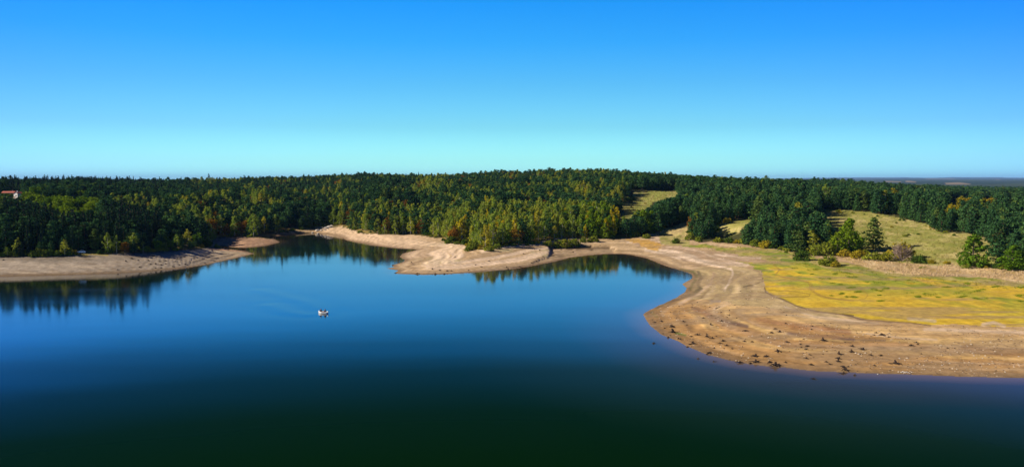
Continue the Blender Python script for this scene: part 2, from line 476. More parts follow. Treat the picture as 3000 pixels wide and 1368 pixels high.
# tints on the wooded point
pn = beach * sst(1130, 1330, PX) * sst(1830, 1730, PX)
paint(pn * sst(.54, .68, fbm(XX / 14, YY / 22, 68, 3)), (.40, .35, .19), .6)
paint(pn * sst(.55, .62, strat), (.70, .53, .39), .7)
paint(sst(900, 960, PX) * sst(1330, 1180, PX) * beach * (YY > 430), (.66, .48, .34), .6)
paint((PX > 610) & (PX < 830) & beach & (YY > 470), (.36, .20, .125), .75)
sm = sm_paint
paint(sm, (.30, .21, .13), .8)  # scarp soil and strata, darkened with the bank's shade painted into the colour
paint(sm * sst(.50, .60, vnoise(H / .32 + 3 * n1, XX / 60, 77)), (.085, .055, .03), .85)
# marks with a shape of their own
def c6(l): return [(1800 + .383 * a, 700 + .383 * b) for a, b in l]
def c7(l): return [(2300 + .3405 * a, 750 + .3405 * b) for a, b in l]
rm = vis & (PX > 1790) & (PY > 690)
ri = np.nonzero(rm)
rx, ry = (PX + wx * 8)[ri], (PY + wy * 4)[ri]
def mark(pts, w, col, s=.9, soft=1.0):
    d = seg_dist(rx, ry * 1.0, pts)
    m = (1 - sst(w * (1 - .6 * soft), w * (1 + .6 * soft), d)) * s
    gc[ri] = gc[ri] * (1 - m[:, None]) + np.array(col) * m[:, None]
DK = (.10, .065, .035); MUD = (.15, .095, .085); PNK = (.68, .53, .40)
mark(c6([(890, 225), (905, 270), (880, 330), (845, 385)]), 3.0, PNK)
mark(c6([(620, 180), (760, 195), (900, 235)]), 2.5, PNK)
mark(c6([(230, 85), (380, 110), (500, 150)]), 3, PNK)
mark(c6([(640, 165), (820, 190), (1010, 200)]), 5, PNK, .8)
mark(c6([(770, 120), (900, 135), (1110, 145)]), 3, PNK, .8)
mark(c6([(760, 260), (740, 340), (640, 420), (500, 500)]), 4, (.50, .36, .25), .7)
mark(c6([(1130, 250), (1140, 320), (1050, 350), (985, 362)]), 1.2, DK, .8)
mark(c6([(1150, 370), (1155, 400), (1220, 440), (1290, 460), (1390, 510), (1500, 545), (1600, 560), (1828, 588)]), 2.2, DK, .8)
mark(c7([(500, 500), (650, 545), (860, 560), (1060, 575), (1250, 600)]), 1.8, DK, .8)
mark(c7([(1180, 520), (1330, 522), (1600, 535), (1740, 570)]), 1.0, DK, .5)
mark(c6([(1100, 400), (1300, 445), (1490, 440), (1500, 425), (1400, 405), (1180, 390)]), 1.1, (.2, .14, .03), .7)
mark(c6([(1220, 200), (1265, 235), (1235, 275), (1340, 300), (1480, 330), (1510, 400), (1580, 440), (1700, 460), (1828, 470)]), 1.9, (.30, .19, .04), .75)
mark(c7([(220, 230), (250, 310), (380, 365), (560, 385), (690, 370), (710, 330), (640, 280)]), 1.4, (.30, .19, .04), .7)
mark(c7([(1040, 425), (1200, 450), (1480, 455)]), 1.0, (.32, .2, .04), .6)
mark(c7([(1060, 540), (1180, 550), (1290, 562)]), 5.0, (.50, .40, .25), .8)
mark(c7([(1700, 590), (1790, 570), (1880, 600)]), 5.0, (.58, .44, .30), .9)
mark(c7([(1200, 630), (1600, 645), (2056, 660)]), 5.0, (.56, .42, .30), .75)
mark(c7([(700, 665), (1000, 700), (1300, 720)]), 3.0, (.54, .40, .27), .7)
mark(c7([(0, 440), (250, 520), (560, 555), (800, 580)]), 3.0, (.52, .40, .28), .75)
mark(c6([(1050, 575), (1300, 580), (1600, 610), (1828, 640)]), 3.0, (.50, .38, .24), .6)
mark(c6([(720, 590), (850, 630), (1010, 668)]), 6, MUD, .75)
mark(c6([(600, 530), (680, 560), (760, 600)]), 7, (.22, .12, .07), .7)
mark(c6([(1100, 610), (1250, 640), (1500, 670), (1800, 710)]), 7, (.26, .125, .06), .65)
mark(c6([(1330, 725), (1500, 745), (1640, 745), (1828, 770)]), 5, MUD, .75)
mark(c7([(400, 710), (600, 722), (860, 725)]), 2.2, MUD, .75)
mark(c7([(1550, 790), (1750, 820), (2056, 830)]), 12, (.24, .115, .045), .7)
mark(c7([(60, 610), (300, 630), (540, 655)]), 8, (.28, .13, .05), .6)
mark(c6([(500, 235), (600, 255), (630, 290), (600, 340), (580, 390)]), 4, (.09, .13, .02), .85)
mark(c6([(640, 260), (660, 300), (640, 340), (660, 380), (600, 420), (440, 470)]), 5.5, (.06, .055, .03), .7)
mark(c6([(280, 560), (340, 520), (420, 480)]), 3, (.12, .15, .03), .7)
mark(c6([(280, 560), (330, 600)]), 3, (.2, .19, .05), .6)
mark(c6([(470, 720), (540, 735)]), 3, (.13, .19, .03), .9)
mark(c6([(740, 475), (800, 478)]), 3.5, (.27, .27, .30), .7)
for px_, py_, a_ in ((2480, 745, 26), (2330, 760, 40)):
    mark([(px_ - a_, py_), (px_ + a_, py_ + 4)], 4, (.10, .17, .02), .8)
fine = vnoise(SD / 2.0 + 14 * n1, XX / 45, 78) - .5
fine2 = fbm(XX / 2.5, YY / 4.0, 79, 3) - .5
gc *= np.where(beach & ~yl & ~gb, 1 + .50 * fine + .50 * fine2, 1 + .5 * fine2)[..., None]
plain = beach & ~yl & ~gb
for k_, am in ((4, .5), (8.5, .55), (13, .45), (19, .5), (27, .45), (36, .4), (47, .4), (60, .35), (75, .3)):
    ln_ = np.exp(-((SD + 5 * (n1 - .5) * (1 + k_ / 12) - k_) / (.45 + .012 * k_)) ** 2) * plain * sst(.42, .55, fbm(XX / 16, YY / 22, 90 + int(k_), 3))
    paint(ln_ * (SD > 1), (.16, .10, .05), am * .85)
    lt_ = np.exp(-((SD + 5 * (n1 - .5) * (1 + k_ / 12) - k_ - 1.4) / (.7 + .012 * k_)) ** 2) * plain * sst(.40, .6, fbm(XX / 20, YY / 26, 120 + int(k_), 3))
    paint(lt_ * (SD > 1), (.66, .50, .34), am * .6)
# wet rim at the water and far fields
wet = sst(3.5 + 3.5 * n2, .4, SD) * beach
paint(wet, (.17, .11, .06), .85)
paint(fr * sst(.56, .68, fbm(XX / 18, YY / 9, 87, 4)), (.33, .19, .075), .6)
paint(rgt * sst(.56, .66, fbm(XX / 30, YY / 8, 88, 4)), (.30, .21, .12), .55)
bed = SD <= 0
paint(bed, (.16, .11, .06), 1)
far = sst(2200, 3500, YY)
paint(far, (.022, .042, .022), 1)
paint(far * sst(.45, .6, fbm(XX / 700, YY / 1400, 85, 3)), (.05, .07, .03), .8)
for P in ([(2700, 524), (2790, 524), (2800, 525.5), (2720, 525.5)], [(2768, 536), (2808, 534), (2845, 539), (2838, 541), (2772, 541)], [(2655, 529), (2684, 532), (2682, 535), (2652, 534)], [(2590, 530), (2640, 532), (2640, 534.5), (2595, 533.5)], [(2905, 524), (2935, 526), (2925, 527.5)]):
    paint(in_poly(PX, PY, P) & (YY > 4000), (.22, .17, .10), 1)

me = bpy.data.meshes.new("terrain")
idx = np.arange(NU * NY).reshape(NY, NU)
quads = np.stack([idx[:-1, :-1], idx[:-1, 1:], idx[1:, 1:], idx[1:, :-1]], -1).reshape(-1, 4)

mg = bpy.data.materials.new("ground")
mg.use_nodes = True
t = mg.node_tree; bs = t.nodes["Principled BSDF"]
at = t.nodes.new("ShaderNodeAttribute"); at.attribute_name = "soil"
geo = t.nodes.new("ShaderNodeNewGeometry")
nz = t.nodes.new("ShaderNodeTexNoise"); nz.inputs["Scale"].default_value = 0.55; nz.inputs["Detail"].default_value = 6; nz.inputs["Roughness"].default_value = .65
t.links.new(geo.outputs["Position"], nz.inputs["Vector"])
mr = t.nodes.new("ShaderNodeMapRange")
mr.inputs[1].default_value = .3; mr.inputs[2].default_value = .7; mr.inputs[3].default_value = .70; mr.inputs[4].default_value = 1.25
t.links.new(nz.outputs["Fac"], mr.inputs[0])
mm = t.nodes.new("ShaderNodeMix"); mm.data_type = 'RGBA'; mm.blend_type = 'MULTIPLY'; mm.inputs[0].default_value = 1
t.links.new(at.outputs["Color"], mm.inputs[6]); t.links.new(mr.outputs[0], mm.inputs[7])
t.links.new(mm.outputs[2], bs.inputs["Base Color"])
bs.inputs["Roughness"].default_value = .95
bs.inputs["Specular IOR Level"].default_value = .12
bp = t.nodes.new("ShaderNodeBump"); bp.inputs["Strength"].default_value = .5; bp.inputs["Distance"].default_value = .35
t.links.new(nz.outputs["Fac"], bp.inputs["Height"]); t.links.new(bp.outputs[0], bs.inputs["Normal"])

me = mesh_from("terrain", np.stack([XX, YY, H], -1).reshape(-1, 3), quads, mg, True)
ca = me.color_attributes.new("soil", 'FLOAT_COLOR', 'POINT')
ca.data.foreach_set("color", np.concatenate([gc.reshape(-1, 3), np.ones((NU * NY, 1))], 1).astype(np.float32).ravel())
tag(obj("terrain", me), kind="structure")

# ------------------------------------------------------------------ water
wy_ = np.concatenate([[-600, -200, 0, 40, 70], np.geomspace(95, 790, 330)])
wu = np.concatenate([-0.8 - np.geomspace(1.2, .02, 25), np.linspace(-.79, .79, 640), .8 + np.geomspace(.02, 1.2, 25)])
WU, WY = np.meshgrid(wu, wy_)
WX = WU * np.maximum(WY, 100)
wsd = lake_sdf(WX, WY)
depth = np.clip(-wsd, 0, 60)
idx = np.arange(WU.size).reshape(WU.shape)
wq = np.stack([idx[:-1, :-1], idx[:-1, 1:], idx[1:, 1:], idx[1:, :-1]], -1).reshape(-1, 4)
keep = (wsd.ravel()[wq] < 14).any(1)
wq = wq[keep]
mw = bpy.data.materials.new("lake_water")
mw.use_nodes = True
t = mw.node_tree; t.nodes.clear()
out = t.nodes.new("ShaderNodeOutputMaterial")
dif = t.nodes.new("ShaderNodeBsdfDiffuse")
gls = t.nodes.new("ShaderNodeBsdfGlossy")
mix = t.nodes.new("ShaderNodeMixShader")
geo = t.nodes.new("ShaderNodeNewGeometry")
dt = t.nodes.new("ShaderNodeVectorMath"); dt.operation = 'DOT_PRODUCT'
t.links.new(geo.outputs["Incoming"], dt.inputs[0])
rf = t.nodes.new("ShaderNodeValToRGB")              # reflectance against the angle of view, as through a polarising filter
REFL = [(0.0, .92), (.07, .80), (.12, .72), (.156, .60), (.196, .265), (.233, .085), (.276, .022), (.36, .003), (1.0, .002)]
e_ = rf.color_ramp.elements
while len(e_) < len(REFL):
    e_.new(.5)
for e, (p, c) in zip(e_, REFL):
    e.position = p; e.color = (c, c, c, 1)
lane = t.nodes.new("ShaderNodeMath"); lane.operation = 'MULTIPLY'
t.links.new(dt.outputs["Value"], lane.inputs[0]); t.links.new(lane.outputs[0], rf.inputs[0]); t.links.new(rf.outputs[0], mix.inputs[0])
at = t.nodes.new("ShaderNodeAttribute"); at.attribute_name = "depth"
dr = t.nodes.new("ShaderNodeValToRGB")
for e, (p, c) in zip([dr.color_ramp.elements[0], dr.color_ramp.elements[1], dr.color_ramp.elements.new(.2), dr.color_ramp.elements.new(.5)],
                     [(0.0, (.13, .085, .055)), (1.0, (.0015, .016, .0035)), (.0, (0, 0, 0)), (.0, (0, 0, 0))]):
    e.position = p; e.color = (*c, 1)
es = dr.color_ramp.elements
for e, (p, c) in zip(es, [(0.0, (.13, .085, .055)), (.12, (.030, .034, .031)), (.45, (.006, .022, .012)), (1.0, (.0012, .0128, .0016))]):
    e.position = p; e.color = (*c, 1)
t.links.new(at.outputs["Fac"], dr.inputs[0]); t.links.new(dr.outputs[0], dif.inputs[0])
geo = t.nodes.new("ShaderNodeNewGeometry")
mp = t.nodes.new("ShaderNodeMapping"); mp.inputs["Scale"].default_value = (.006, .022, 1)
mp.inputs["Rotation"].default_value = (0, 0, .25)
t.links.new(geo.outputs["Position"], mp.inputs[0])
nb = t.nodes.new("ShaderNodeTexNoise"); nb.inputs["Scale"].default_value = 1.0; nb.inputs["Detail"].default_value = 4
t.links.new(mp.outputs[0], nb.inputs["Vector"])
rr = t.nodes.new("ShaderNodeMapRange"); rr.inputs[1].default_value = .35; rr.inputs[2].default_value = .65; rr.inputs[3].default_value = .035; rr.inputs[4].default_value = .09
t.links.new(nb.outputs["Fac"], rr.inputs[0]); dm = t.nodes.new("ShaderNodeMapRange"); dm.inputs[1].default_value = .55; dm.inputs[2].default_value = 1.0; dm.inputs[3].default_value = .8; dm.inputs[4].default_value = 1.35
t.links.new(at.outputs["Fac"], dm.inputs[0])
rm_ = t.nodes.new("ShaderNodeMath"); rm_.operation = 'MULTIPLY'
t.links.new(rr.outputs[0], rm_.inputs[0]); t.links.new(dm.outputs[0], rm_.inputs[1]); t.links.new(rm_.outputs[0], gls.inputs["Roughness"])
lr = t.nodes.new("ShaderNodeMapRange"); lr.inputs[1].default_value = .32; lr.inputs[2].default_value = .68; lr.inputs[3].default_value = .97; lr.inputs[4].default_value = 1.03
t.links.new(nb.outputs["Fac"], lr.inputs[0]); t.links.new(lr.outputs[0], lane.inputs[1])
nr = t.nodes.new("ShaderNodeTexNoise"); nr.inputs["Scale"].default_value = .9; nr.inputs["Detail"].default_value = 3
t.links.new(geo.outputs["Position"], nr.inputs["Vector"])
aw = t.nodes.new("ShaderNodeAttribute"); aw.attribute_name = "wake"
ad = t.nodes.new("ShaderNodeMath"); ad.operation = 'MULTIPLY_ADD'; ad.inputs[1].default_value = .014
t.links.new(nr.outputs["Fac"], ad.inputs[0]); t.links.new(aw.outputs["Fac"], ad.inputs[2])
bp = t.nodes.new("ShaderNodeBump"); bp.inputs["Strength"].default_value = .6; bp.inputs["Distance"].default_value = 1.0
t.links.new(ad.outputs[0], bp.inputs["Height"])
t.links.new(bp.outputs[0], gls.inputs["Normal"]); t.links.new(geo.outputs["Normal"], dt.inputs[1])
t.links.new(dif.outputs[0], mix.inputs[1]); t.links.new(gls.outputs[0], mix.inputs[2]); t.links.new(mix.outputs[0], out.inputs[0])
mew = mesh_from("water", np.stack([WX, WY, np.zeros_like(WX)], -1).reshape(-1, 3), wq, mw, True)
a = mew.attributes.new("depth", 'FLOAT', 'POINT'); a.data.foreach_set("value", np.clip(depth / 60, 0, 1).astype(np.float32).ravel())
# the boat's spreading wake, as low waves
BX, BY = unproj(946, 918)
cx, cy = unproj([946, 900, 840, 790], [918, 921, 914, 895])
cx2, cy2 = unproj([946, 900, 830, 760], [910, 885, 868, 850])
def wv(px_, py_):
    d = seg_dist(WX, WY, list(zip(px_, py_)))
    return np.exp(-(d / 3.0) ** 2) - .7 * np.exp(-((d - 6.5) / 3.5) ** 2)
wk = .045 * wv(cx, cy) + .04 * wv(cx2, cy2)
a = mew.attributes.new("wake", 'FLOAT', 'POINT'); a.data.foreach_set("value", wk.astype(np.float32).ravel())
tag(obj("water", mew), kind="structure")

# ------------------------------------------------------------------ foliage materials and tree meshes
def leaf_mat(name, c0, c1, c2=None, trans=.22):
    m = bpy.data.materials.new(name); m.use_nodes = True
    t = m.node_tree; t.nodes.clear()
    out = t.nodes.new("ShaderNodeOutputMaterial")
    oi = t.nodes.new("ShaderNodeObjectInfo")
    rp = t.nodes.new("ShaderNodeValToRGB")
    rp.color_ramp.elements[0].color = (*c0, 1); rp.color_ramp.elements[1].color = (*c1, 1)
    if c2:
        e = rp.color_ramp.elements.new(.85); e.color = (*c1, 1); rp.color_ramp.elements[-1].color = (*c2, 1)
    t.links.new(oi.outputs["Random"], rp.inputs[0])
    g = t.nodes.new("ShaderNodeNewGeometry")
    n = t.nodes.new("ShaderNodeTexNoise"); n.inputs["Scale"].default_value = .8; n.inputs["Detail"].default_value = 2
    t.links.new(g.outputs["Position"], n.inputs["Vector"])
    mr = t.nodes.new("ShaderNodeMapRange"); mr.inputs[1].default_value = .3; mr.inputs[2].default_value = .7; mr.inputs[3].default_value = .65; mr.inputs[4].default_value = 1.35
    t.links.new(n.outputs["Fac"], mr.inputs[0])
    mm = t.nodes.new("ShaderNodeMix"); mm.data_type = 'RGBA'; mm.blend_type = 'MULTIPLY'; mm.inputs[0].default_value = 1
    t.links.new(rp.outputs[0], mm.inputs[6]); t.links.new(mr.outputs[0], mm.inputs[7])
    d = t.nodes.new("ShaderNodeBsdfDiffuse"); tr = t.nodes.new("ShaderNodeBsdfTranslucent"); mx = t.nodes.new("ShaderNodeMixShader")
    mx.inputs[0].default_value = trans
    t.links.new(mm.outputs[2], d.inputs[0]); t.links.new(mm.outputs[2], tr.inputs[0])
    t.links.new(d.outputs[0], mx.inputs[1]); t.links.new(tr.outputs[0], mx.inputs[2]); t.links.new(mx.outputs[0], out.inputs[0])
    return m

ML = {
 'pine': leaf_mat('pine_needles', (.030, .082, .030), (.066, .145, .042), (.125, .180, .036), .15),
 'spruce': leaf_mat('spruce_needles', (.015, .040, .021), (.026, .058, .026), None, .10),
 'birch': leaf_mat('birch_leaves', (.20, .285, .036), (.33, .375, .045), (.42, .37, .032), .36),
 'gold': leaf_mat('golden_leaves', (.46, .38, .012), (.52, .40, .012), None, .3),
 'oak': leaf_mat('oak_leaves', (.10, .19, .012), (.23, .31, .014), None, .25),
 'rust': leaf_mat('rust_leaves', (.22, .10, .016), (.29, .14, .016), (.21, .16, .02), .25),
 'bush': leaf_mat('bush_leaves', (.14, .19, .020), (.22, .24, .024), (.28, .24, .020), .2),
 'dark_bush': leaf_mat('dark_bush_leaves', (.055, .11, .014), (.085, .13, .016), None, .2),
 'gold_bush': leaf_mat('golden_bush_leaves', (.30, .25, .018), (.36, .28, .02), None, .25),
}
M_BARK = noisy(mat_new('pine_bark'), (.16, .085, .05), .4, 1.5)
M_BIRCHBARK = noisy(mat_new('birch_bark'), (.5, .46, .40), .35, 2.0)
M_OAKBARK = noisy(mat_new('oak_bark'), (.11, .085, .06), .35, 1.5)
M_TWIG = noisy(mat_new('bare_twigs'), (.30, .225, .17), .25, 2.0)

def clumps_mesh(cl, per, size, rng, jit=.55, asp=.62):
    """leaf-sized faces spread over many clumps; cl rows are x y z rx ry rz"""
    cl = np.asarray(cl, float)
    n = len(cl) * per
    c = np.repeat(cl, per, 0)
    d = rng.normal(size=(n, 3)); d /= np.linalg.norm(d, axis=1)[:, None]
    p = c[:, :3] + d * c[:, 3:] * rng.uniform(.55, 1.12, (n, 1))
    nrm = d / c[:, 3:]; nrm /= np.linalg.norm(nrm, axis=1)[:, None]
    nrm = nrm + rng.normal(size=(n, 3)) * jit; nrm /= np.linalg.norm(nrm, axis=1)[:, None]
    h = rng.normal(size=(n, 3)); a = np.cross(nrm, h); a /= np.linalg.norm(a, axis=1)[:, None] + 1e-9
    b = np.cross(nrm, a)
    s = size * rng.uniform(.6, 1.35, (n, 1))
    k = rng.uniform(-.35, .35, (n, 1))
    q = np.stack([p - a * s, p + b * s * asp + a * s * k, p + a * s, p - b * s * asp - a * s * k], 1)
    return q.reshape(-1, 3), np.arange(n * 4).reshape(n, 4)

def trunk_mb(H_, r0, rng, limbs, top=.9, lean=.25):
    mb = MB()
    k = 6
    px_ = np.cumsum(rng.normal(0, lean / k, k)); py_ = np.cumsum(rng.normal(0, lean / k, k))
    px_[0] = py_[0] = 0
    zs = np.linspace(-.6, H_ * top, k)
    P = np.stack([px_, py_, zs], -1)
    mb.tube(P, np.linspace(r0, r0 * .25, k), 6)
    for z, L, up in limbs:
        i = np.interp(z, zs, np.arange(k)); b0 = np.array([np.interp(i, np.arange(k), P[:, j]) for j in range(3)])
        th = rng.uniform(0, 2 * math.pi)
        e = b0 + L * np.array([math.cos(th), math.sin(th), up])
        mb.tube([b0, (b0 + e) / 2 + (0, 0, .1 * L), e], [r0 * .32, r0 * .22, r0 * .08], 5)
    return mb

def gen_tree(kind, s):
    rng = np.random.default_rng(1000 + s)
    cl = []
    if kind == 'pine':
        H_ = 15.0
        zb = rng.uniform(.07, .32) * H_
        z = zb
        while z < H_ * .97:
            tt = (z - zb) / (H_ - zb)
            r = 3.25 * (1 - tt ** 2.6) ** .85 * (.6 + .4 * min(1, tt * 4 + .3)) * rng.uniform(.8, 1.15) + .25
            m = max(2, int(2 + r * 1.8))
            th0 = rng.uniform(0, 6.28)
            for i in range(m):
                th = th0 + i * 2 * math.pi / m + rng.normal(0, .25)
                rr_ = r * rng.uniform(.45, .95) if r > .8 else r * .4
                w = rng.uniform(.75, 1.35) * (.55 + .2 * r)
                cl.append((rr_ * math.cos(th), rr_ * math.sin(th), z + rng.normal(0, .25), w, w, w * .42))
            cl.append((0, 0, z, .6 + r * .25, .6 + r * .25, .7))
            z += rng.uniform(.95, 1.5)
        V, Fq = clumps_mesh(cl, 13, .50, rng, .6)
        tb = trunk_mb(H_, .24, rng, [(rng.uniform(.25, .8) * H_, rng.uniform(1.2, 2.6), .3) for _ in range(7)])
        return V, Fq, tb, M_BARK, H_
    if kind == 'field_pine':
        H_ = 15.0
        z = 1.1
        while z < H_ * .97:
            tt = z / H_
            r = 5.2 * (1 - tt) ** .62 * rng.uniform(.72, 1.15) * min(1, .55 + tt * 2.5)
            m = max(2, int(2 + r * 1.9))
            th0 = rng.uniform(0, 6.28)
            for i in range(m):
                th = th0 + i * 2 * math.pi / m + rng.normal(0, .3)
                rr_ = r * rng.uniform(.5, 1.0)
                w = rng.uniform(.8, 1.3) * (.65 + .16 * r)
                cl.append((rr_ * math.cos(th), rr_ * math.sin(th), z + rng.normal(0, .3), w, w, w * .40))
            cl.append((0, 0, z, .7 + r * .3, .7 + r * .3, .8))
            z += rng.uniform(.8, 1.3)
        V, Fq = clumps_mesh(cl, 15, .46, rng, .6)
        tb = trunk_mb(H_, .30, rng, [(rng.uniform(.15, .8) * H_, rng.uniform(1.5, 3.2), .25) for _ in range(9)])
        return V, Fq, tb, M_BARK, H_
    if kind == 'egg_oak':
        H_ = 14.0
        for _ in range(120):
            tt = rng.uniform(0, 1) ** 1.25
            r = 4.2 * (1 - tt ** 1.9) ** .8 * min(1, .78 + tt * 2) + .25
            th, q = rng.uniform(0, 6.28), math.sqrt(rng.uniform(.12, 1))
            w = rng.uniform(.75, 1.25) * (.72 + .28 * (1 - tt))
            cl.append((r * q * math.cos(th), r * q * math.sin(th), .7 + tt * (H_ - 1.3), w, w, w * 1.0))
        V, Fq = clumps_mesh(cl, 20, .42, rng, .6)
        tb = trunk_mb(H_, .28, rng, [(rng.uniform(.2, .6) * H_, rng.uniform(1.5, 2.8), .9) for _ in range(8)], .85, .4)
        return V, Fq, tb, M_OAKBARK, H_
    if kind == 'spruce':
        H_ = 18.0
        z = .9
        while z < H_ * .99:
            tt = z / H_
            r = 3.0 * (1 - tt) ** .9 * rng.uniform(.85, 1.1) + .12
            m = max(1, int(1 + r * 2.1))
            th0 = rng.uniform(0, 6.28)
            for i in range(m):
                th = th0 + i * 2 * math.pi / m + rng.normal(0, .2)
                w = .35 + .30 * r
                cl.append((r * .65 * math.cos(th), r * .65 * math.sin(th), z - .15 * r, w, w, w * .45))
            z += .55 + .35 * (1 - tt)
        V, Fq = clumps_mesh(cl, 9, .42, rng, .5)
        tb = trunk_mb(H_, .22, rng, [], .95, .1)
        return V, Fq, tb, M_BARK, H_
    if kind in ('birch', 'gold'):
        H_ = 14.0
        zb = rng.uniform(.02, .09) * H_
        for _ in range(46):
            tt = rng.uniform(0, 1) ** .9
            r = 2.3 * math.sin(math.pi * (.12 + .86 * tt) ** .75) ** .9 + .2
            th, q = rng.uniform(0, 6.28), math.sqrt(rng.uniform(.05, 1))
            w = rng.uniform(.55, .95) * (.75 + .25 * (1 - tt))
            cl.append((r * q * math.cos(th), r * q * math.sin(th), zb + tt * (H_ - zb) * .97, w, w, w * 1.35))
        V, Fq = clumps_mesh(cl, 14, .38, rng, .7)
        tb = trunk_mb(H_, .16, rng, [(rng.uniform(.25, .7) * H_, rng.uniform(1.0, 1.9), .9) for _ in range(7)], .92, .4)
        return V, Fq, tb, M_BIRCHBARK, H_
    if kind in ('oak', 'rust', 'gold_oak'):
        H_ = 12.0
        for _ in range(64):
            ph, th = math.acos(rng.uniform(-.93, 1)), rng.uniform(0, 6.28)
            q = rng.uniform(.55, 1.0)
            w = rng.uniform(.95, 1.6)
            pk = 1.0 if math.cos(ph) < 0 else 1 - .18 * math.cos(ph)
            cl.append((3.9 * q * pk * max(math.sin(ph), .55 if ph > 1.6 else 0) * math.cos(th), 3.9 * q * pk * max(math.sin(ph), .55 if ph > 1.6 else 0) * math.sin(th), 5.9 + (5.2 if ph < 1.57 else 4.9) * q * math.cos(ph) + rng.normal(0, .3), w, w, w * .75))
        V, Fq = clumps_mesh(cl, 16, .46, rng, .55)
        tb = trunk_mb(H_, .33, rng, [(rng.uniform(.2, .5) * H_, rng.uniform(2, 3.2), .8) for _ in range(8)], .75, .5)
        return V, Fq, tb, M_OAKBARK, H_
    # bushes: unit dome about 1.0 m radius, 1.15 m high
    H_ = 1.15
    for _ in range(46):
        ph, th = math.acos(rng.uniform(-.05, 1)), rng.uniform(0, 6.28)
        q = rng.uniform(.5, .95)
        w = rng.uniform(.18, .32)
        cl.append((q * math.sin(ph) * math.cos(th), q * math.sin(ph) * math.sin(th), .10 + .95 * q * math.cos(ph), w, w, w * .9))
    V, Fq = clumps_mesh(cl, 24, .095, rng, .6)
    mb = MB()
    for _ in range(7):
        th = rng.uniform(0, 6.28)
        mb.tube([(0, 0, -.1), (.2 * math.cos(th), .2 * math.sin(th), .35), (.5 * math.cos(th), .5 * math.sin(th), .75)], [.035, .025, .01], 5)
    return V, Fq, mb, M_OAKBARK, H_

NVAR = {'pine': 7, 'spruce': 4, 'birch': 6, 'gold': 3, 'oak': 5, 'rust': 4, 'bush': 4, 'dark_bush': 3, 'gold_bush': 2, 'field_pine': 4, 'egg_oak': 3, 'gold_oak': 3}
ML['field_pine'], ML['egg_oak'] = ML['pine'], ML['oak']
ML['gold_oak'] = leaf_mat('ochre_leaves', (.30, .27, .014), (.36, .27, .016), None, .3)
CROWN, TRUNK, COMBO, TH = {}, {}, {}, {}
for ki, (k, n) in enumerate(NVAR.items()):
    CROWN[k], TRUNK[k], COMBO[k] = [], [], []
    for v in range(n):
        V, Fq, tb, bm_, H_ = gen_tree(k, ki * 37 + v)
        TH[k] = H_
        CROWN[k].append(mesh_from(k + "_crown", V, Fq, ML[k]))
        TRUNK[k].append(tb.mesh(k + "_trunk", bm_, True))
        Vt = np.concatenate(tb.V)
        faces = [tuple(f) for f in Fq.tolist()] + [tuple(i + len(V) for i in f) for f in tb.Fc]
        COMBO[k].append(mesh_from(k + "_whole", np.concatenate([V, Vt]), faces, None, False, [ML[k], bm_], [0] * len(Fq) + [1] * len(tb.Fc)))
RAD = {'pine': 3.2, 'spruce': 2.6, 'birch': 2.3, 'gold': 2.3, 'oak': 4.6, 'rust': 4.6, 'bush': 1.0, 'dark_bush': 1.0, 'gold_bush': 1.0, 'field_pine': 4.9, 'egg_oak': 4.3, 'gold_oak': 4.6}

# ------------------------------------------------------------------ where the trees stand
T_x, T_y, T_k, T_s, T_w = [], [], [], [], []      # position, kind, scale, relative width
T_hand = []
def put(x, y, k, s, w=1.0, hand=None):
    T_x.append(x); T_y.append(y); T_k.append(k); T_s.append(s); T_w.append(w); T_hand.append(hand)

# hand-placed trees and bushes: px, py of the foot, height and width in photograph pixels
def hand(px, py, hpx, k, label, wpx=None, group=None):
    x, y, z = place(px, py)
    fw = y * CP - (z - CH) * SP
    s = hpx * fw / F / TH[k]
    w = 1.0 if wpx is None else (wpx * fw / F / 2) / (RAD[k] * s)
    put(x, y, k, s, w, (label, group))

hand(2487, 737, 99, 'egg_oak', "tall bright green tree beside the lone pine, at the foot of the dry meadow", 78)
hand(2452, 742, 62, 'egg_oak', "lower green tree leaning on the tall bright green one at the meadow foot", 60)
hand(2558, 730, 93, 'field_pine', "lone spreading dark pine casting its shadow across the dry meadow", 76)
hand(2852, 783, 100, 'egg_oak', "freestanding olive-green tree amid dry reeds below the dry meadow", 84)
hand(2915, 748, 118, 'field_pine', "dark pine right behind the freestanding olive tree, at the meadow edge", 66)
hand(2968, 790, 72, 'egg_oak', "round green tree at the right edge above the dry reeds", 82)
hand(2998, 762, 92, 'birch', "pale-trunked birch behind the round green tree at the right edge", 56)
hand(2378, 738, 62, 'birch', "thin pale birch among pines beside the lower meadow corner", 44)
hand(2347, 762, 31, 'dark_bush', "round dark green bush alone on the green strip above the yellow flat", 56)
hand(2423, 778, 33, 'bush', "broad olive dome bush between the round dark bush and the dry reeds", 62)
hand(2449, 782, 17, 'gold_bush', "small yellowish bush in front of the broad olive dome bush", 34)
hand(2640, 757, 50, 'gold_bush', "golden bush rising behind the bare grey shrub", 76)
hand(2692, 770, 26, 'dark_bush', "dark green bush right beside the bare grey shrub", 50)
hand(2520, 757, 25, 'gold_bush', "long yellow-brown thicket under the lone pine, nearer end", 60)
hand(2558, 762, 27, 'bush', "long olive thicket under the lone pine, middle of the strip", 64)
hand(2598, 764, 28, 'bush', "olive thicket next to the golden bush, end of the strip", 52)
hand(2475, 752, 22, 'gold_bush', "yellow low bush at the foot of the tall bright green tree", 44)
hand(2392, 748, 36, 'bush', "olive round bush below the thin pale birch", 44)
hand(2424, 748, 44, 'bush', "tall olive bush between thin birch and bright green tree", 50)
hand(1980, 713, 19, 'dark_bush', "small round dark bush alone on pale dry ground beyond the bay", 26)
hand(1894, 698, 14, 'bush', "low olive bush on the bank right of the shaded wood edge", 27)
hand(1864, 692, 18, 'bush', "olive bush nearest the shaded wood edge on the bank", 32)
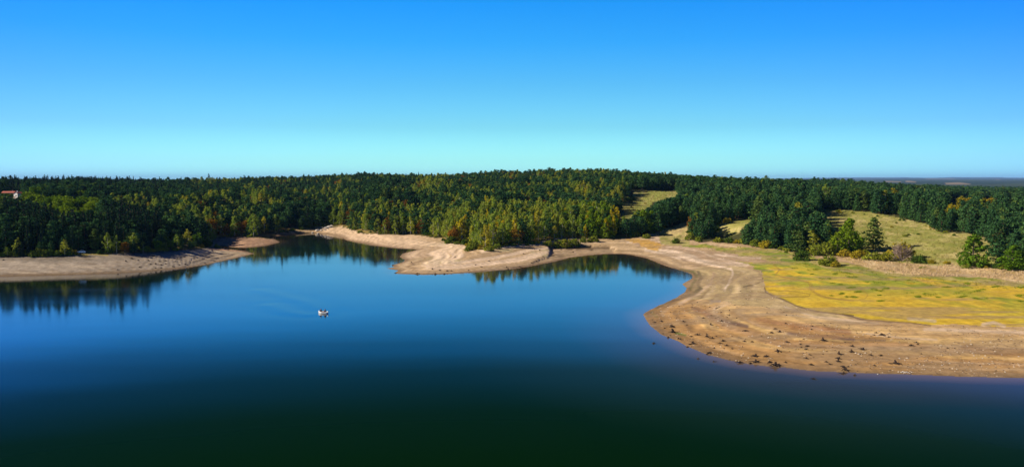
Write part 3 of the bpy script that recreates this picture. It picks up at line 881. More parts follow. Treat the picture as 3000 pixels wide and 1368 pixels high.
hand(2047, 709, 19, 'bush', "small pale olive bush under the front pines of the middle bank", 24)
hand(2022, 703, 24, 'bush', "brown-green bush left of the front pines of the middle bank", 30)
hand(2137, 712, 20, 'dark_bush', "dark bush between the two front pine clumps", 32)
hand(2105, 710, 17, 'bush', "low olive bush in the gap between the front pine clumps", 30)
hand(2186, 714, 30, 'bush', "large olive-brown bush under the front pines near the green band", 42)
hand(2243, 727, 28, 'gold_bush', "yellow-green bush below the pine clump near the green band", 38)
hand(2210, 722, 24, 'bush', "olive bush beside the yellow-green one at the green band", 32)
hand(2311, 735, 24, 'bush', "ochre-green bush left of the round dark bush", 40)
hand(2388, 744, 20, 'gold_bush', "yellow low bush right behind the round dark bush", 32)
hand(2340, 728, 26, 'gold_bush', "yellow-green upright bush behind the round dark bush", 26)
hand(2131, 652, 16, 'gold_bush', "rusty yellow bush at the top of the small middle clearing", 26)
hand(2100, 676, 18, 'dark_bush', "dark low shrub inside the small middle clearing", 26)
hand(2022, 676, 46, 'rust', "rusty brown slim tree at the left end of the front pines", 22)
hand(1868, 676, 62, 'birch', "pale green tree at the lower end of the far meadow, left of its pair", 34)
hand(1885, 678, 66, 'egg_oak', "broad olive-green tree at the lower end of the far meadow", 46)
hand(1908, 675, 58, 'egg_oak', "rounded olive-green tree next to the pines at the lower far meadow", 44)
hand(1827, 680, 46, 'birch', "thin greyish tree at the wood edge below the far meadow", 24)
hand(1843, 686, 28, 'rust', "small rusty tree below the thin greyish one at the wood edge", 28)
hand(1809, 602, 28, 'rust', "round rust-orange tree at the corner of the birch wood by the far meadow", 46)
hand(1840, 592, 14, 'dark_bush', "dark bush at the left rim of the far meadow", 26)
hand(1851, 588, 15, 'dark_bush', "darker of two bushes at the far meadow rim", 24)
for i, (a, hgt, wd) in enumerate(((1605, 20, 34), (1630, 24, 42), (1655, 25, 44), (1680, 25, 40), (1707, 16, 24), (1728, 15, 24), (1742, 19, 32))):
    hand(a, [722, 724, 724, 721, 710, 709, 708][i], hgt, 'bush', ["left end bush of the long hedge-like clump on the wooded point", "second bush of the long clump on the wooded point, beside its left end", "largest bush in the middle of the long clump on the wooded point", "right end bush of the long clump on the wooded point",
         "small round bush just beyond the long clump on the wooded point", "small olive bush between two others past the long clump", "last rounded bush of the row, before the deep shade of the wood"][i], wd)
hand(1385, 730, 30, 'bush', "tall round olive bush where the wooded point meets the sand", 36)
hand(1374, 735, 15, 'bush', "low bush spilling onto the sand in front of the tall round one", 30)
hand(1431, 735, 16, 'bush', "flat wide bush on the sand of the wooded point", 38)
hand(1456, 729, 17, 'bush', "olive bush beside the flat wide one on the wooded point", 28)
hand(1322, 712, 20, 'dark_bush', "green bush at the left corner of the wooded point's trees", 36)
hand(1360, 717, 17, 'dark_bush', "dark green bush beneath the bright yellow birch", 24)
hand(1352, 706, 64, 'gold', "bright yellow birch at the left corner of the wooded point", 34)
hand(1340, 704, 56, 'gold', "smaller yellow birch joined to the bright yellow one", 24)
hand(1390, 712, 68, 'birch', "tall greyish birch right of the bright yellow one", 26)
hand(1422, 717, 62, 'birch', "pale slim birch second right of the bright yellow one", 26)
hand(1480, 716, 44, 'oak', "dark green round tree at the sand edge of the wooded point", 44)
hand(1514, 713, 54, 'rust', "ochre tree at the sand edge in the middle of the wooded point", 52)
hand(1545, 711, 46, 'oak', "olive tree right of the ochre one on the wooded point", 44)
hand(636, 727, 14, 'bush', "small bush alone on the bare left spit", 18)
hand(95, 752, 20, 'bush', "olive bush at the upper edge of the left beach, leftmost of a row", 24)
hand(114, 751, 26, 'bush', "taller olive bush in the row on the left beach edge", 26)
hand(132, 751, 22, 'bush', "rounded olive bush, third in the row on the left beach edge", 26)
hand(148, 750, 25, 'dark_bush', "dark bush, fourth in the row on the left beach edge", 24)
hand(168, 749, 18, 'bush', "low bush just left of the white car's small tree", 26)
hand(190, 748, 46, 'birch', "small leaning tree left of the white car", 24)
hand(206, 748, 22, 'dark_bush', "dark bush right at the foot of the small leaning tree", 22)
hand(292, 744, 13, 'dark_bush', "low green bush in the grass right of the white car", 16)
hand(316, 741, 58, 'birch', "tall slender birch, first right of the white car", 26)
hand(342, 741, 52, 'birch', "narrow birch next to the tall slender one on left beach edge", 20)
hand(366, 741, 34, 'rust', "ochre low tree between birches on left beach edge", 32)
hand(391, 739, 56, 'birch', "broad birch standing behind the ochre tree on left beach edge", 32)
hand(420, 739, 30, 'birch', "small grey-green tree midway along left beach edge", 22)
hand(433, 737, 16, 'bush', "small green bush before the round dark tree on left beach edge", 18)
hand(462, 734, 34, 'oak', "round dark green tree on the left beach edge", 36)
hand(500, 731, 32, 'oak', "olive round tree on the left beach edge near the spit", 30)
hand(519, 728, 40, 'birch', "slim light tree next to the olive round one near the spit", 22)
hand(551, 722, 50, 'birch', "tall light green tree above the left spit", 28)
hand(580, 722, 44, 'oak', "green tree at the base of the left spit", 36)
hand(604, 724, 34, 'dark_bush', "dark rounded thicket at the very end of the trees on the left spit", 40)
hand(21, 751, 28, 'birch', "small yellow-green tree at the left end of the left beach", 20)
hand(53, 748, 52, 'birch', "orange-tinged slim birch near the left end of the left beach", 24)
hand(61, 748, 30, 'rust', "rusty small tree at the foot of the orange-tinged birch", 20)
hand(2640, 700, 0.01, 'gold_bush', None) if False else None

gx, gy, gk = [], [], []
def scatter(y0, y1, sp, u0=-.82, u1=.82):
    rng = np.random.default_rng(int(y0))
    Yg = np.arange(y0, y1, sp)
    out = []
    for yv in Yg:
        xs = np.arange(u0 * yv, u1 * yv, sp)
        xs = xs + rng.uniform(-.42, .42, len(xs)) * sp
        out.append(np.stack([xs, yv + rng.uniform(-.42, .42, len(xs)) * sp], -1))
    return np.concatenate(out)
P = np.concatenate([scatter(330, 480, 4.0), scatter(480, 700, 4.6), scatter(700, 1100, 5.6), scatter(1100, 1800, 7.4), scatter(1800, 2600, 12.0, .15, .82)])
px_, py_ = P[:, 0], P[:, 1]
gz = ground(px_, py_)
sd = np.full(len(P), 150.0); nr_ = py_ < 800
sd[nr_] = lake_sdf(px_[nr_], py_[nr_])
ppx, ppy = proj(px_, py_, gz)
mrg = (fbm(px_ / 12, py_ / 12, 71, 2) - .5) * 8
ok = (sd > 6) & (gz > 1.5) & ((ppy + 2.0 + mrg < treeline(ppx)) | (py_ > 900))
erx, ery = (fbm(px_ / 11, py_ / 14, 72, 2) - .5) * 70, (fbm(px_ / 11, py_ / 14, 73, 2) - .5) * 22
for M_ in (MEADOW_FAR, MEADOW_NEAR, MEADOW_MID, BANK_MID, GAP_FAR, REEDS, CLEAR_L, GREENBAND):
    ok &= ~(in_poly(ppx + (erx if M_ is MEADOW_NEAR else 0), ppy + (ery if M_ is MEADOW_NEAR else 0), M_) & (py_ < 1100))
P, gz, ppx, ppy, sd = P[ok], gz[ok], ppx[ok], ppy[ok], sd[ok]
x_, y_ = P[:, 0], P[:, 1]
rn = np.random.default_rng(99)
r1 = rn.random(len(P)); r2 = rn.random(len(P))
nA = fbm(x_ / 45, y_ / 60, 81, 3); nB = fbm(x_ / 30, y_ / 40, 82, 3); nC = fbm(x_ / 22, y_ / 30, 83, 2)
OAKC = [(62, 588), (66, 570), (95, 556), (140, 538), (200, 533), (262, 534), (272, 545), (225, 556), (212, 585), (250, 578), (292, 590), (300, 618), (240, 622), (180, 620), (140, 596), (105, 592)]
gapn = fbm(x_ / 14, y_ / 18, 91, 2)
kinds = np.full(len(P), 'pine', dtype='<U9')
kinds[(r1 < .07) & (ppx < 1300)] = 'spruce'
kinds[(nB > .64) & (r2 < .45) & (ppx < 1300) & (y_ > 520)] = 'oak'
kinds[(y_ > 900) & (ppx < 480) & (r1 < .35)] = 'spruce'
mid_l = (ppx > 330) & (ppx < 820) & (ppy > 610) & (ppy < 700)
kinds[mid_l & (nB > .41) & (r2 < .72)] = 'birch'
kinds[mid_l & (nB > .56) & (r2 > .8)] = 'rust'
hill = (ppx > 560) & (ppx < 1330) & (y_ > 700)
kinds[hill & (nA > .54) & (r2 < .62)] = 'birch'
kinds[hill & (nC > .60) & (r2 > .62)] = 'rust'
kinds[hill & (nC < .34) & (r2 > .7)] = 'oak'
inl = (ppx > 960) & (ppx < 1330) & (ppy > 630)
kinds[inl & (r2 < .6)] = 'birch'
kinds[inl & (r2 > .6) & (r2 < .68)] = 'gold'
kinds[inl & (r2 > .93)] = 'rust'
sec = (ppx > 600) & (ppx < 830) & (ppy > 655)
kinds[sec & (r2 < .55)] = 'birch'
pnw = (ppx > 1300) & (ppx < 1830) & (y_ < 640)
kinds[pnw & (r2 < .86)] = 'birch'
kinds[pnw & (r2 > .86) & (r2 < .91)] = 'oak'
kinds[pnw & (r2 > .97)] = 'gold'
kinds[pnw & (ppx > 1690) & (r2 < .5)] = 'egg_oak'
pnb = (ppx > 1300) & (ppx < 1830) & (y_ >= 640) & (y_ < 800)
kinds[pnb & (nB > .42) & (r2 < .6)] = 'birch'
kinds[pnb & (nB < .42) & (r2 < .25)] = 'oak'
kinds[pnb & (nC > .58) & (r2 > .75)] = 'rust'
up = (ppx > 1230) & (ppx < 1850) & (y_ >= 800)
kinds[up & (nC > .62) & (r2 < .5)] = 'rust'
kinds[up & (nA > .58) & (r2 > .45)] = 'birch'
kinds[up & (nA < .36) & (r2 > .75)] = 'oak'
rdg = (ppx > 1480) & (ppx < 1980) & (y_ > 1080)
kinds[rdg & (r2 < .22)] = 'birch'
kinds[rdg & (r2 > .78)] = 'rust'
kinds[rdg & (r2 > .70) & (r2 < .78)] = 'oak'
rgtf = (ppx > 1830) & (y_ < 1000)
kinds[rgtf & ((kinds == 'birch') | (kinds == 'rust') | (kinds == 'spruce') | (kinds == 'oak'))] = 'pine'
kinds[rgtf & (r2 < .022)] = 'birch'
kinds[(ppx > 2550) & (r2 > .965) & (y_ < 900)] = 'oak'
kinds[(ppx > 2750) & (r2 > .94) & (r2 < .965) & (y_ < 1000)] = 'rust'
kinds[(ppx < 470) & (y_ < 540) & (r1 < .62)] = 'spruce'  # dense spruces; share raised so their dark needles add to the front's shade
_, cyy = proj(x_, y_, gz + 6.5)
ok_ = in_poly(ppx + (nA - .5) * 20, cyy, OAKC) & (y_ < 900)
ok_ &= nC > .40
kinds[ok_ & (r2 < .78)] = 'oak'
kinds[(ppx < 330) & (y_ > 480) & (nC > .62) & (r2 < .4)] = 'oak'
Y0 = {'pine': 15, 'spruce': 18, 'birch': 14, 'gold': 13, 'oak': 12, 'rust': 12, 'field_pine': 15, 'egg_oak': 14, 'gold_oak': 12}
sc_ = np.clip(rn.normal(1.0, .17, len(P)), .6, 1.4)
sc_ = np.where(ppx < 1850, sc_ * .85, sc_ * .86)
sc_ = np.where((ppx > 440) & (ppx < 640) & (y_ < 475), sc_ * .62, sc_)
tr_ = treeline(ppx) - ppy
sc_ = np.where((ppx < 640) & (tr_ < 9), sc_ * .5, np.where((ppx < 640) & (tr_ < 20), sc_ * .72, sc_))
sc_ = np.where(ok_ & (kinds == 'oak'), sc_ * 1.22, sc_)
big = np.where(y_ > 1800, 1.15, 1.0) * np.where((y_ > 1100) & (y_ <= 1800), 1.12, 1.0)
KEEP = [(MEADOW_FAR, 470), (MEADOW_NEAR, 375), (MEADOW_MID, 400), (HOUSE_GAP, 380), (CAR_GAP, 340), (GAP_FAR, 500), (BANK_MID, 400)]
KEEP_C = [(OAKC, 380)]
OCHRE = ((2622, 860, 1.35, 1.35, "wide yellow dome-shaped tree rising from the pines beyond the dry meadow"), (2832, 700, 1.1, 1.0, "ochre tree left of a wider ochre pair in the right-hand forest"), (2895, 640, 1.25, 1.2, "widest ochre tree of the pair in the right-hand forest"), (2958, 690, 1.0, .9, "ochre tree nearest the right edge in the forest"),
                       (2812, 820, 1.05, 1.0, "small ochre crown deep in the forest under the blue hills"), (2700, 760, .95, .8, "slim ochre crown right of the yellow dome-shaped tree"), (2795, 500, 1.2, 1.1, "olive-ochre tree among the pines at the meadow's upper right corner"))
for a, yy_, s_, w_, lb_ in OCHRE:
    xx_ = (a - 1500) / F * yy_
    put(xx_, yy_, 'gold_oak', s_, w_, (lb_, None))
    _, ty_ = proj(xx_, yy_, float(ground(xx_, yy_)) + 11.5 * s_)
    hw = 3.6 * s_ * w_ * F / yy_
    KEEP.append(([(a - hw, ty_), (a + hw, ty_), (a + hw * .8, ty_ + hw), (a - hw * .8, ty_ + hw)], 330))
cnt = 0
keepm = np.ones(len(P), bool)
for i in range(len(P)):
    k = kinds[i]; h = Y0[k] * sc_[i] * big[i]
    if not keepm[i]:
        continue
    if k in ('oak', 'rust') and r1[i] < (.62 if ok_[i] else .45):
        continue
    if gapn[i] < .39 and r2[i] < .8 and y_[i] > 430:
        continue
    tx, ty = proj(x_[i], y_[i], gz[i] + h)
    wpx = RAD[k] * sc_[i] * F / y_[i]
    bad = False
    if y_[i] < 1000:
        for M_, ymin in KEEP + (KEEP_C if k in ('pine', 'spruce') and y_[i] < 640 else []):
            mx0 = min(p[0] for p in M_); mx1 = max(p[0] for p in M_); my0 = min(p[1] for p in M_); my1 = max(p[1] for p in M_)
            if ppx[i] < mx0 - wpx or ppx[i] > mx1 + wpx or ppy[i] < my0 or ty > my1 or y_[i] < ymin:
                continue
            sxs = np.array([ppx[i] + dx for dx in (-.55 * wpx, 0, .55 * wpx) for _ in range(4)])
            sys_ = np.array([ty + (ppy[i] - ty) * q for _ in range(3) for q in (.12, .35, .6, .85)])
            if in_poly(sxs, sys_, M_).sum() >= 2:
                bad = True
                break
    if bad:
        continue
    near_r = ppx[i] > 1880 and y_[i] < 720 and k == 'pine'
    if near_r and r1[i] < .22:
        continue
    if near_r and r2[i] > .45:
        k = 'field_pine'
    if -475 < x_[i] < -388 and 632 < y_[i] < 700:
        continue
    put(float(x_[i]), float(y_[i]), str(k), float(sc_[i] * big[i]), float((rn.uniform(.75, 1.0) if k == 'field_pine' else rn.uniform(1.1, 1.45)) if near_r else (rn.uniform(1.1, 1.55) if k in ('pine', 'birch') else rn.uniform(.9, 1.2))))
# undergrowth bushes along the forest edges
for c in np.arange(-20, 3010, 15.0):
    if 560 > c > 20 and rn.random() < .5 or 1560 < c < 1830 or c > 1930 and rn.random() < .35 or rn.random() < .2 or 215 < c < 300:
        continue
    tyy = float(treeline(c)) - rn.uniform(0, 7)
    bx, by, bz = place(c + rn.uniform(-7, 7), tyy)
    if bz < 1.2 or float(lake_sdf(np.array([bx]), np.array([by]))[0]) < 5:
        continue
    put(bx, by, rn.choice(['bush', 'bush', 'dark_bush', 'gold_bush']), float(rn.uniform(1.1, 2.3)), float(rn.uniform(1.0, 1.5)))

for _ in range(46):
    a = rn.uniform(0, 1)
    if a < .45:                                   # along the meadow's upper rim
        c = rn.uniform(2440, 2900); d = np.interp(c, [2440, 2552, 2646, 2709, 2757, 2842, 2895], [618, 624, 643, 658, 682, 688, 702]) + rn.uniform(-3, 9)
    elif a < .7:                                  # in the meadow
        c = rn.uniform(2460, 2900); d = rn.uniform(650, 765)
    elif a < .85:
        c = rn.uniform(1830, 1990); d = rn.uniform(562, 640)
    else:
        c = rn.uniform(1990, 2330); d = float(treeline(c)) + rn.uniform(-2, 12)
    if a < .85 and not in_poly(np.array([c]), np.array([d]), MEADOW_NEAR if c > 2300 else MEADOW_FAR)[0]:
        continue
    bx, by, bz = place(c, d)
    put(bx, by, rn.choice(['bush', 'dark_bush', 'gold_bush']), float(rn.uniform(.5, 1.5)), float(rn.uniform(1.0, 1.5)))
for c in np.arange(1300, 1640, 9.0):              # low growth along the sand of the wooded point
    d = float(treeline(c)) + rn.uniform(-6, 5)
    bx, by, bz = place(c + rn.uniform(-4, 4), d)
    if float(lake_sdf(np.array([bx]), np.array([by]))[0]) > 6:
        put(bx, by, rn.choice(['bush', 'bush', 'dark_bush', 'gold_bush']), float(rn.uniform(.8, 1.9)), float(rn.uniform(1.0, 1.6)))
for a, d, k_, s_, w_ in ((2436, 736, 'bush', 2.6, 1.2), (2466, 744, 'bush', 2.2, 1.4), (2505, 744, 'dark_bush', 2.4, 1.3), (2530, 741, 'bush', 2.0, 1.5), (2412, 730, 'gold_bush', 2.3, 1.1), (2830, 786, 'bush', 1.6, 1.4), (2880, 784, 'dark_bush', 1.7, 1.3), (2945, 790, 'bush', 2.0, 1.4), (2370, 733, 'bush', 2.4, 1.2), (2330, 726, 'gold_bush', 2.0, 1.2)):
    bx, by, bz = place(a, d)
    put(bx, by, k_, s_, w_)
for q, a in enumerate((3, 13, 22, 31, 40)):
    put((a - 1500) / F * 662, 662, 'bush' if q % 2 else 'dark_bush', 2.1, 1.5, ("%s bush below the long red roof, %s along it from its left end" % (("dark green", "olive")[q % 2], ("first", "second", "third", "fourth", "last")[q]), None))
_hy = 641.0
put((75 - 1500) / F * _hy, _hy, 'oak', .95, 1.0, ("green rounded tree hiding the right side of the white house", None))
TX, TY = np.array(T_x), np.array(T_y)
TZ = ground(TX, TY)
TS = np.array(T_s); TWd = np.array(T_w); TK = np.array(T_k)
TR = rn.uniform(0, 2 * math.pi, len(TX))
TV = np.array([rn.integers(NVAR[k]) for k in TK])
# what of each tree the photograph's viewpoint shows (painted far to near)
sc1 = 1024 / 3000
fx, fy = proj(TX, TY, TZ); hx, hy = proj(TX, TY, TZ + np.array([TH[k] for k in TK]) * TS)
cr = np.array([RAD[k] for k in TK]) * TS * TWd * F / TY
idb = np.full((466, 1024), -1, np.int32)
for i in np.argsort(-TY):
    x0, x1 = int((fx[i] - cr[i] * .8) * sc1), int((fx[i] + cr[i] * .8) * sc1) + 1
    y0, y1 = int(hy[i] * sc1), int(fy[i] * sc1) + 1
    if x1 < 0 or x0 > 1023 or y1 < 0 or y0 > 465:
        continue
    q = (y1 - y0) // 4
    idb[max(y0, 0):max(y1, 0), max(x0 + (x1 - x0) // 4, 0):max(x1 - (x1 - x0) // 4, 0)] = i
    idb[max(y0 + q, 0):max(y1, 0), max(x0, 0):max(x1, 0)] = i
VISP = np.bincount(idb[idb >= 0].ravel(), minlength=len(TX))

NAME = {'pine': 'pine_tree', 'spruce': 'spruce_tree', 'birch': 'birch_tree', 'gold': 'birch_tree', 'oak': 'broadleaf_tree', 'rust': 'broadleaf_tree', 'bush': 'bush', 'dark_bush': 'bush', 'gold_bush': 'bush', 'field_pine': 'pine_tree', 'egg_oak': 'broadleaf_tree', 'gold_oak': 'broadleaf_tree'}
CAT = {'pine_tree': 'pine', 'spruce_tree': 'spruce', 'birch_tree': 'birch', 'broadleaf_tree': 'tree', 'bush': 'bush'}
WORD = {'pine': 'dark green pine', 'spruce': 'narrow dark spruce', 'birch': 'yellow-green birch', 'gold': 'golden yellow birch', 'oak': 'rounded green leafy tree', 'rust': 'rust-brown autumn tree', 'bush': 'olive bush', 'dark_bush': 'dark green bush', 'gold_bush': 'yellowing bush', 'field_pine': 'broad dark green pine', 'egg_oak': 'green leafy tree', 'gold_oak': 'ochre-yellow leafy tree'}
def zone(px, py, Y):
    if px < 600:
        if Y < 440: return "in the shaded front rows above the left beach" if px < 330 else "near the base of the left spit"
        if px < 330: return "on the hillside behind the white house" if Y > 760 else "on the slope between house and left beach"
        return "on the mixed slope behind the left spit" if Y < 760 else "high on the ridge behind the left spit"
    if px < 840: return "above the small brown beach of the inlet" if Y < 660 else ("on the mixed slope left of the dark valley" if Y < 1000 else "near the skyline left of the dark valley")
    if px < 960: return "in the dark valley at the head of the inlet" if Y < 1000 else "on the hill beyond the head of the inlet"
    if px < 1300: return "along the pale beach right of the inlet" if Y < 660 else ("on the mixed slope above the inlet's right beach" if Y < 1000 else "on the high hill above the inlet")
    if px < 1580: return "in the birch wood on the wooded point" if Y < 640 else ("on the pine slope behind the wooded point" if Y < 1000 else "on the long ridge behind the wooded point")
    if px < 1840: return "in the shaded end of the wood beside the bay" if Y < 640 else ("on the slope left of the far meadow" if Y < 900 else "on the ridge behind the far meadow")
    if px < 2010: return "at the right side of the far meadow" if Y < 900 else "in the row behind the far meadow"
    if px < 2240: return "in the front pine clumps above the green band" if Y < 560 else ("on the pine slope right of the far meadow" if Y < 800 else "on the plateau skyline above the pine slope")
    if px < 2440: return "in the pine clump left of the dry meadow" if Y < 560 else ("in the tall pines behind the dry meadow's corner" if Y < 800 else "on the far plateau behind the dry meadow")
    if px < 2760: return "along the upper edge of the dry meadow" if Y < 680 else "in the wide forest beyond the dry meadow"
    return "beside the right end of the dry meadow" if Y < 460 else ("in the right-hand forest below the blue hills" if Y < 700 else "at the back of the right-hand forest")

chosen = np.zeros(len(TX), bool)
for nm in ('pine_tree', 'spruce_tree', 'birch_tree', 'broadleaf_tree', 'bush'):
    ids = [i for i in range(len(TX)) if NAME[TK[i]] == nm]
    ids.sort(key=lambda i: -(VISP[i] + (1e5 if T_hand[i] else 0)))
    for i in ids[:300]:
        if VISP[i] >= 6 or T_hand[i]:
            chosen[i] = True
proto = {}
def make_tree(i):
    k = TK[i]; v = TV[i]
    nm = NAME[k]
    loc = (TX[i], TY[i], TZ[i])
    s = (TS[i] * TWd[i], TS[i] * TWd[i], TS[i])
    if (k, v) not in proto:
        r = empty(nm, loc, TR[i], s)
        obj("crown", CROWN[k][v], r)
        obj("trunk" if 'bush' not in k else "stems", TRUNK[k][v], r)
        proto[(k, v)] = r
    else:
        p = proto[(k, v)]
        r = p.copy()
        COL.objects.link(r)
        for ch in p.children:
            c = ch.copy(); COL.objects.link(c); c.parent = r
        r.location = loc; r.rotation_euler = (0, 0, TR[i]); r.scale = s
        for key in ("label", "group", "category"):
            if key in r: del r[key]
    return r
SIZEW = lambda s: "tall " if s > 1.1 else ("short " if s < .88 else "")
order = [i for i in np.argsort(TY) if chosen[i]]
for i in order:
    r = make_tree(i)
    nm = NAME[TK[i]]
    if T_hand[i]:
        tag(r, T_hand[i][0], CAT[nm], None)
    else:
        z = zone(fx[i], fy[i], TY[i])
        wd = SIZEW(TS[i]) + WORD[TK[i]] if nm != 'bush' else WORD[TK[i]]
        tag(r, wd + " " + z, CAT[nm], wd + "s " + z)

# the rest of the woods: one object per kind, instanced from whole trees kept outside the scene
def forest(name, ks):
    ids = [i for i in range(len(TX)) if not chosen[i] and TK[i] in ks]
    if not ids:
        return
    coll = bpy.data.collections.new(name + "_sources")
    off, n = {}, 0
    for k in ks:
        off[k] = n
        for v in range(NVAR[k]):
            o = bpy.data.objects.new("%s_%03d" % (name, n), COMBO[k][v])
            coll.objects.link(o); n += 1
    me = bpy.data.meshes.new(name)
    me.vertices.add(len(ids))
    me.vertices.foreach_set("co", np.stack([TX[ids], TY[ids], TZ[ids]], -1).astype(np.float32).ravel())
    a = me.attributes.new("variant", 'INT', 'POINT'); a.data.foreach_set("value", np.array([off[TK[i]] + TV[i] for i in ids], np.int32))
    a = me.attributes.new("turn", 'FLOAT_VECTOR', 'POINT'); a.data.foreach_set("vector", np.stack([0 * TR[ids], 0 * TR[ids], TR[ids]], -1).astype(np.float32).ravel())
    a = me.attributes.new("size", 'FLOAT_VECTOR', 'POINT'); a.data.foreach_set("vector", np.stack([TS[ids] * TWd[ids], TS[ids] * TWd[ids], TS[ids]], -1).astype(np.float32).ravel())
    o = obj(name, me)
    g = bpy.data.node_groups.new(name, 'GeometryNodeTree')
    g.interface.new_socket("Geometry", in_out='INPUT', socket_type='NodeSocketGeometry')
    g.interface.new_socket("Geometry", in_out='OUTPUT', socket_type='NodeSocketGeometry')
    gi, go = g.nodes.new("NodeGroupInput"), g.nodes.new("NodeGroupOutput")
    ci = g.nodes.new("GeometryNodeCollectionInfo")
    ci.inputs["Collection"].default_value = coll
    ci.inputs["Separate Children"].default_value = True
    ci.inputs["Reset Children"].default_value = True
    ip = g.nodes.new("GeometryNodeInstanceOnPoints")
    ip.inputs["Pick Instance"].default_value = True
    def nat(nme, ty):
        q = g.nodes.new("GeometryNodeInputNamedAttribute"); q.data_type = ty; q.inputs["Name"].default_value = nme
        return [s for s in q.outputs if s.enabled and s.name == "Attribute"][0]
    g.links.new(gi.outputs[0], ip.inputs["Points"])
    g.links.new(ci.outputs[0], ip.inputs["Instance"])
    g.links.new(nat("variant", 'INT'), ip.inputs["Instance Index"])
    e2r = g.nodes.new("FunctionNodeEulerToRotation")
    g.links.new(nat("turn", 'FLOAT_VECTOR'), e2r.inputs[0]); g.links.new(e2r.outputs[0], ip.inputs["Rotation"])
    g.links.new(nat("size", 'FLOAT_VECTOR'), ip.inputs["Scale"])
    g.links.new(ip.outputs[0], go.inputs[0])
    md = o.modifiers.new("trees", 'NODES'); md.node_group = g
    return o
for nm, ks, lab, cat in (("pine_forest", ['pine', 'field_pine'], "dense dark pine forest covering the hills behind the lake", "forest"), ("spruce_forest", ['spruce'], "spruces scattered in the dark forest on the left-hand hills", "forest"),
                   ("birch_wood", ['birch', 'gold'], "yellow-green birches filling the mixed woods around the lake", "woodland"), ("broadleaf_wood", ['oak', 'rust', 'egg_oak', 'gold_oak'], "green and rust-coloured leafy trees spread through the hillside woods", "woodland"),
                   ("undergrowth", ['bush', 'dark_bush', 'gold_bush'], "low undergrowth along the forest edges", "undergrowth")):
    o = forest(nm, ks)
    if o: tag(o, lab, cat, None, "stuff")
print("maxH", H.max()); print("trees", len(TX), "individual", int(chosen.sum()), {n: int(sum(1 for i in range(len(TX)) if chosen[i] and NAME[TK[i]] == n)) for n in CAT})

# ------------------------------------------------------------------ bare grey shrub
rs = np.random.default_rng(5)
x, y, z = place(2643, 765)
s = (62 * y / F) / 2.4
rt = empty("bare_shrub", (x, y, z), 0, s)
tag(rt, "bare grey leafless shrub with fine twigs beside the dry reeds", "shrub")
mb = MB(); tw = MB()
for _ in range(26):
    th, e = rs.uniform(0, 6.28), rs.uniform(.35, 1.4)
    d = np.array([math.cos(th) * math.cos(e), math.sin(th) * math.cos(e), math.sin(e)])
    L = rs.uniform(1.5, 2.2)
    p1, p2 = d * L * .45, d * L * .8 + rs.normal(0, .1, 3)
    mb.tube([(0, 0, 0), p1, p2], [.05, .032, .018], 4)
    for _ in range(14):
        b0 = p1 + (p2 - p1) * rs.random(); e2 = b0 + (d * .5 + rs.normal(0, .38, 3)) * rs.uniform(.5, .9)
        e2[2] = max(e2[2], .1)
        tw.tube([b0, (b0 + e2) / 2 + rs.normal(0, .05, 3), e2], [.022, .016, .008], 3)
obj("branches", mb.mesh("branches", M_TWIG), rt)
obj("twigs", tw.mesh("twigs", M_TWIG), rt)

# ------------------------------------------------------------------ tree stumps
M_STUMP = noisy(mat_new('stump_wood', rough=.9), (.040, .026, .018), .5, 6.0)
STUMPV = []
for v in range(7):
    rs = np.random.default_rng(300 + v)
    mb = MB()
    th = np.arange(9) * 2 * math.pi / 9
    rad = .20 * (1 + rs.normal(0, .12, 9))
    hs = rs.uniform(.28, .62)
    mb.tube([(0, 0, -.12), (0, 0, .1), (rs.normal(0, .05), rs.normal(0, .05), hs * .7), (rs.normal(0, .08), rs.normal(0, .08), hs)], [.34, .24, .18, .13], 8)
    for j in range(3):
        a = rs.uniform(0, 6.28)
        mb.tube([(.1 * math.cos(a), .1 * math.sin(a), hs * .7), (.16 * math.cos(a), .16 * math.sin(a), hs * 1.25)], [.07, .015], 4)
    m = rs.integers(5, 9)
    for j in range(m):
        a = j * 2 * math.pi / m + rs.normal(0, .3); L = rs.uniform(.55, 1.25)
        b = a + rs.normal(0, .45)
        p = [np.array((.12 * math.cos(a), .12 * math.sin(a), .16)), np.array((.42 * L * math.cos(a), .42 * L * math.sin(a), rs.uniform(.14, .34))),
             np.array((.42 * L * math.cos(a) + .35 * L * math.cos(b), .42 * L * math.sin(a) + .35 * L * math.sin(b), rs.uniform(.03, .2))), np.array((.42 * L * math.cos(a) + .65 * L * math.cos(b), .42 * L * math.sin(a) + .65 * L * math.sin(b), rs.uniform(-.08, .1)))]
        mb.tube(p, [.11, .08, .05, .02], 5)
    STUMPV.append(mb.mesh("stump", M_STUMP, False))
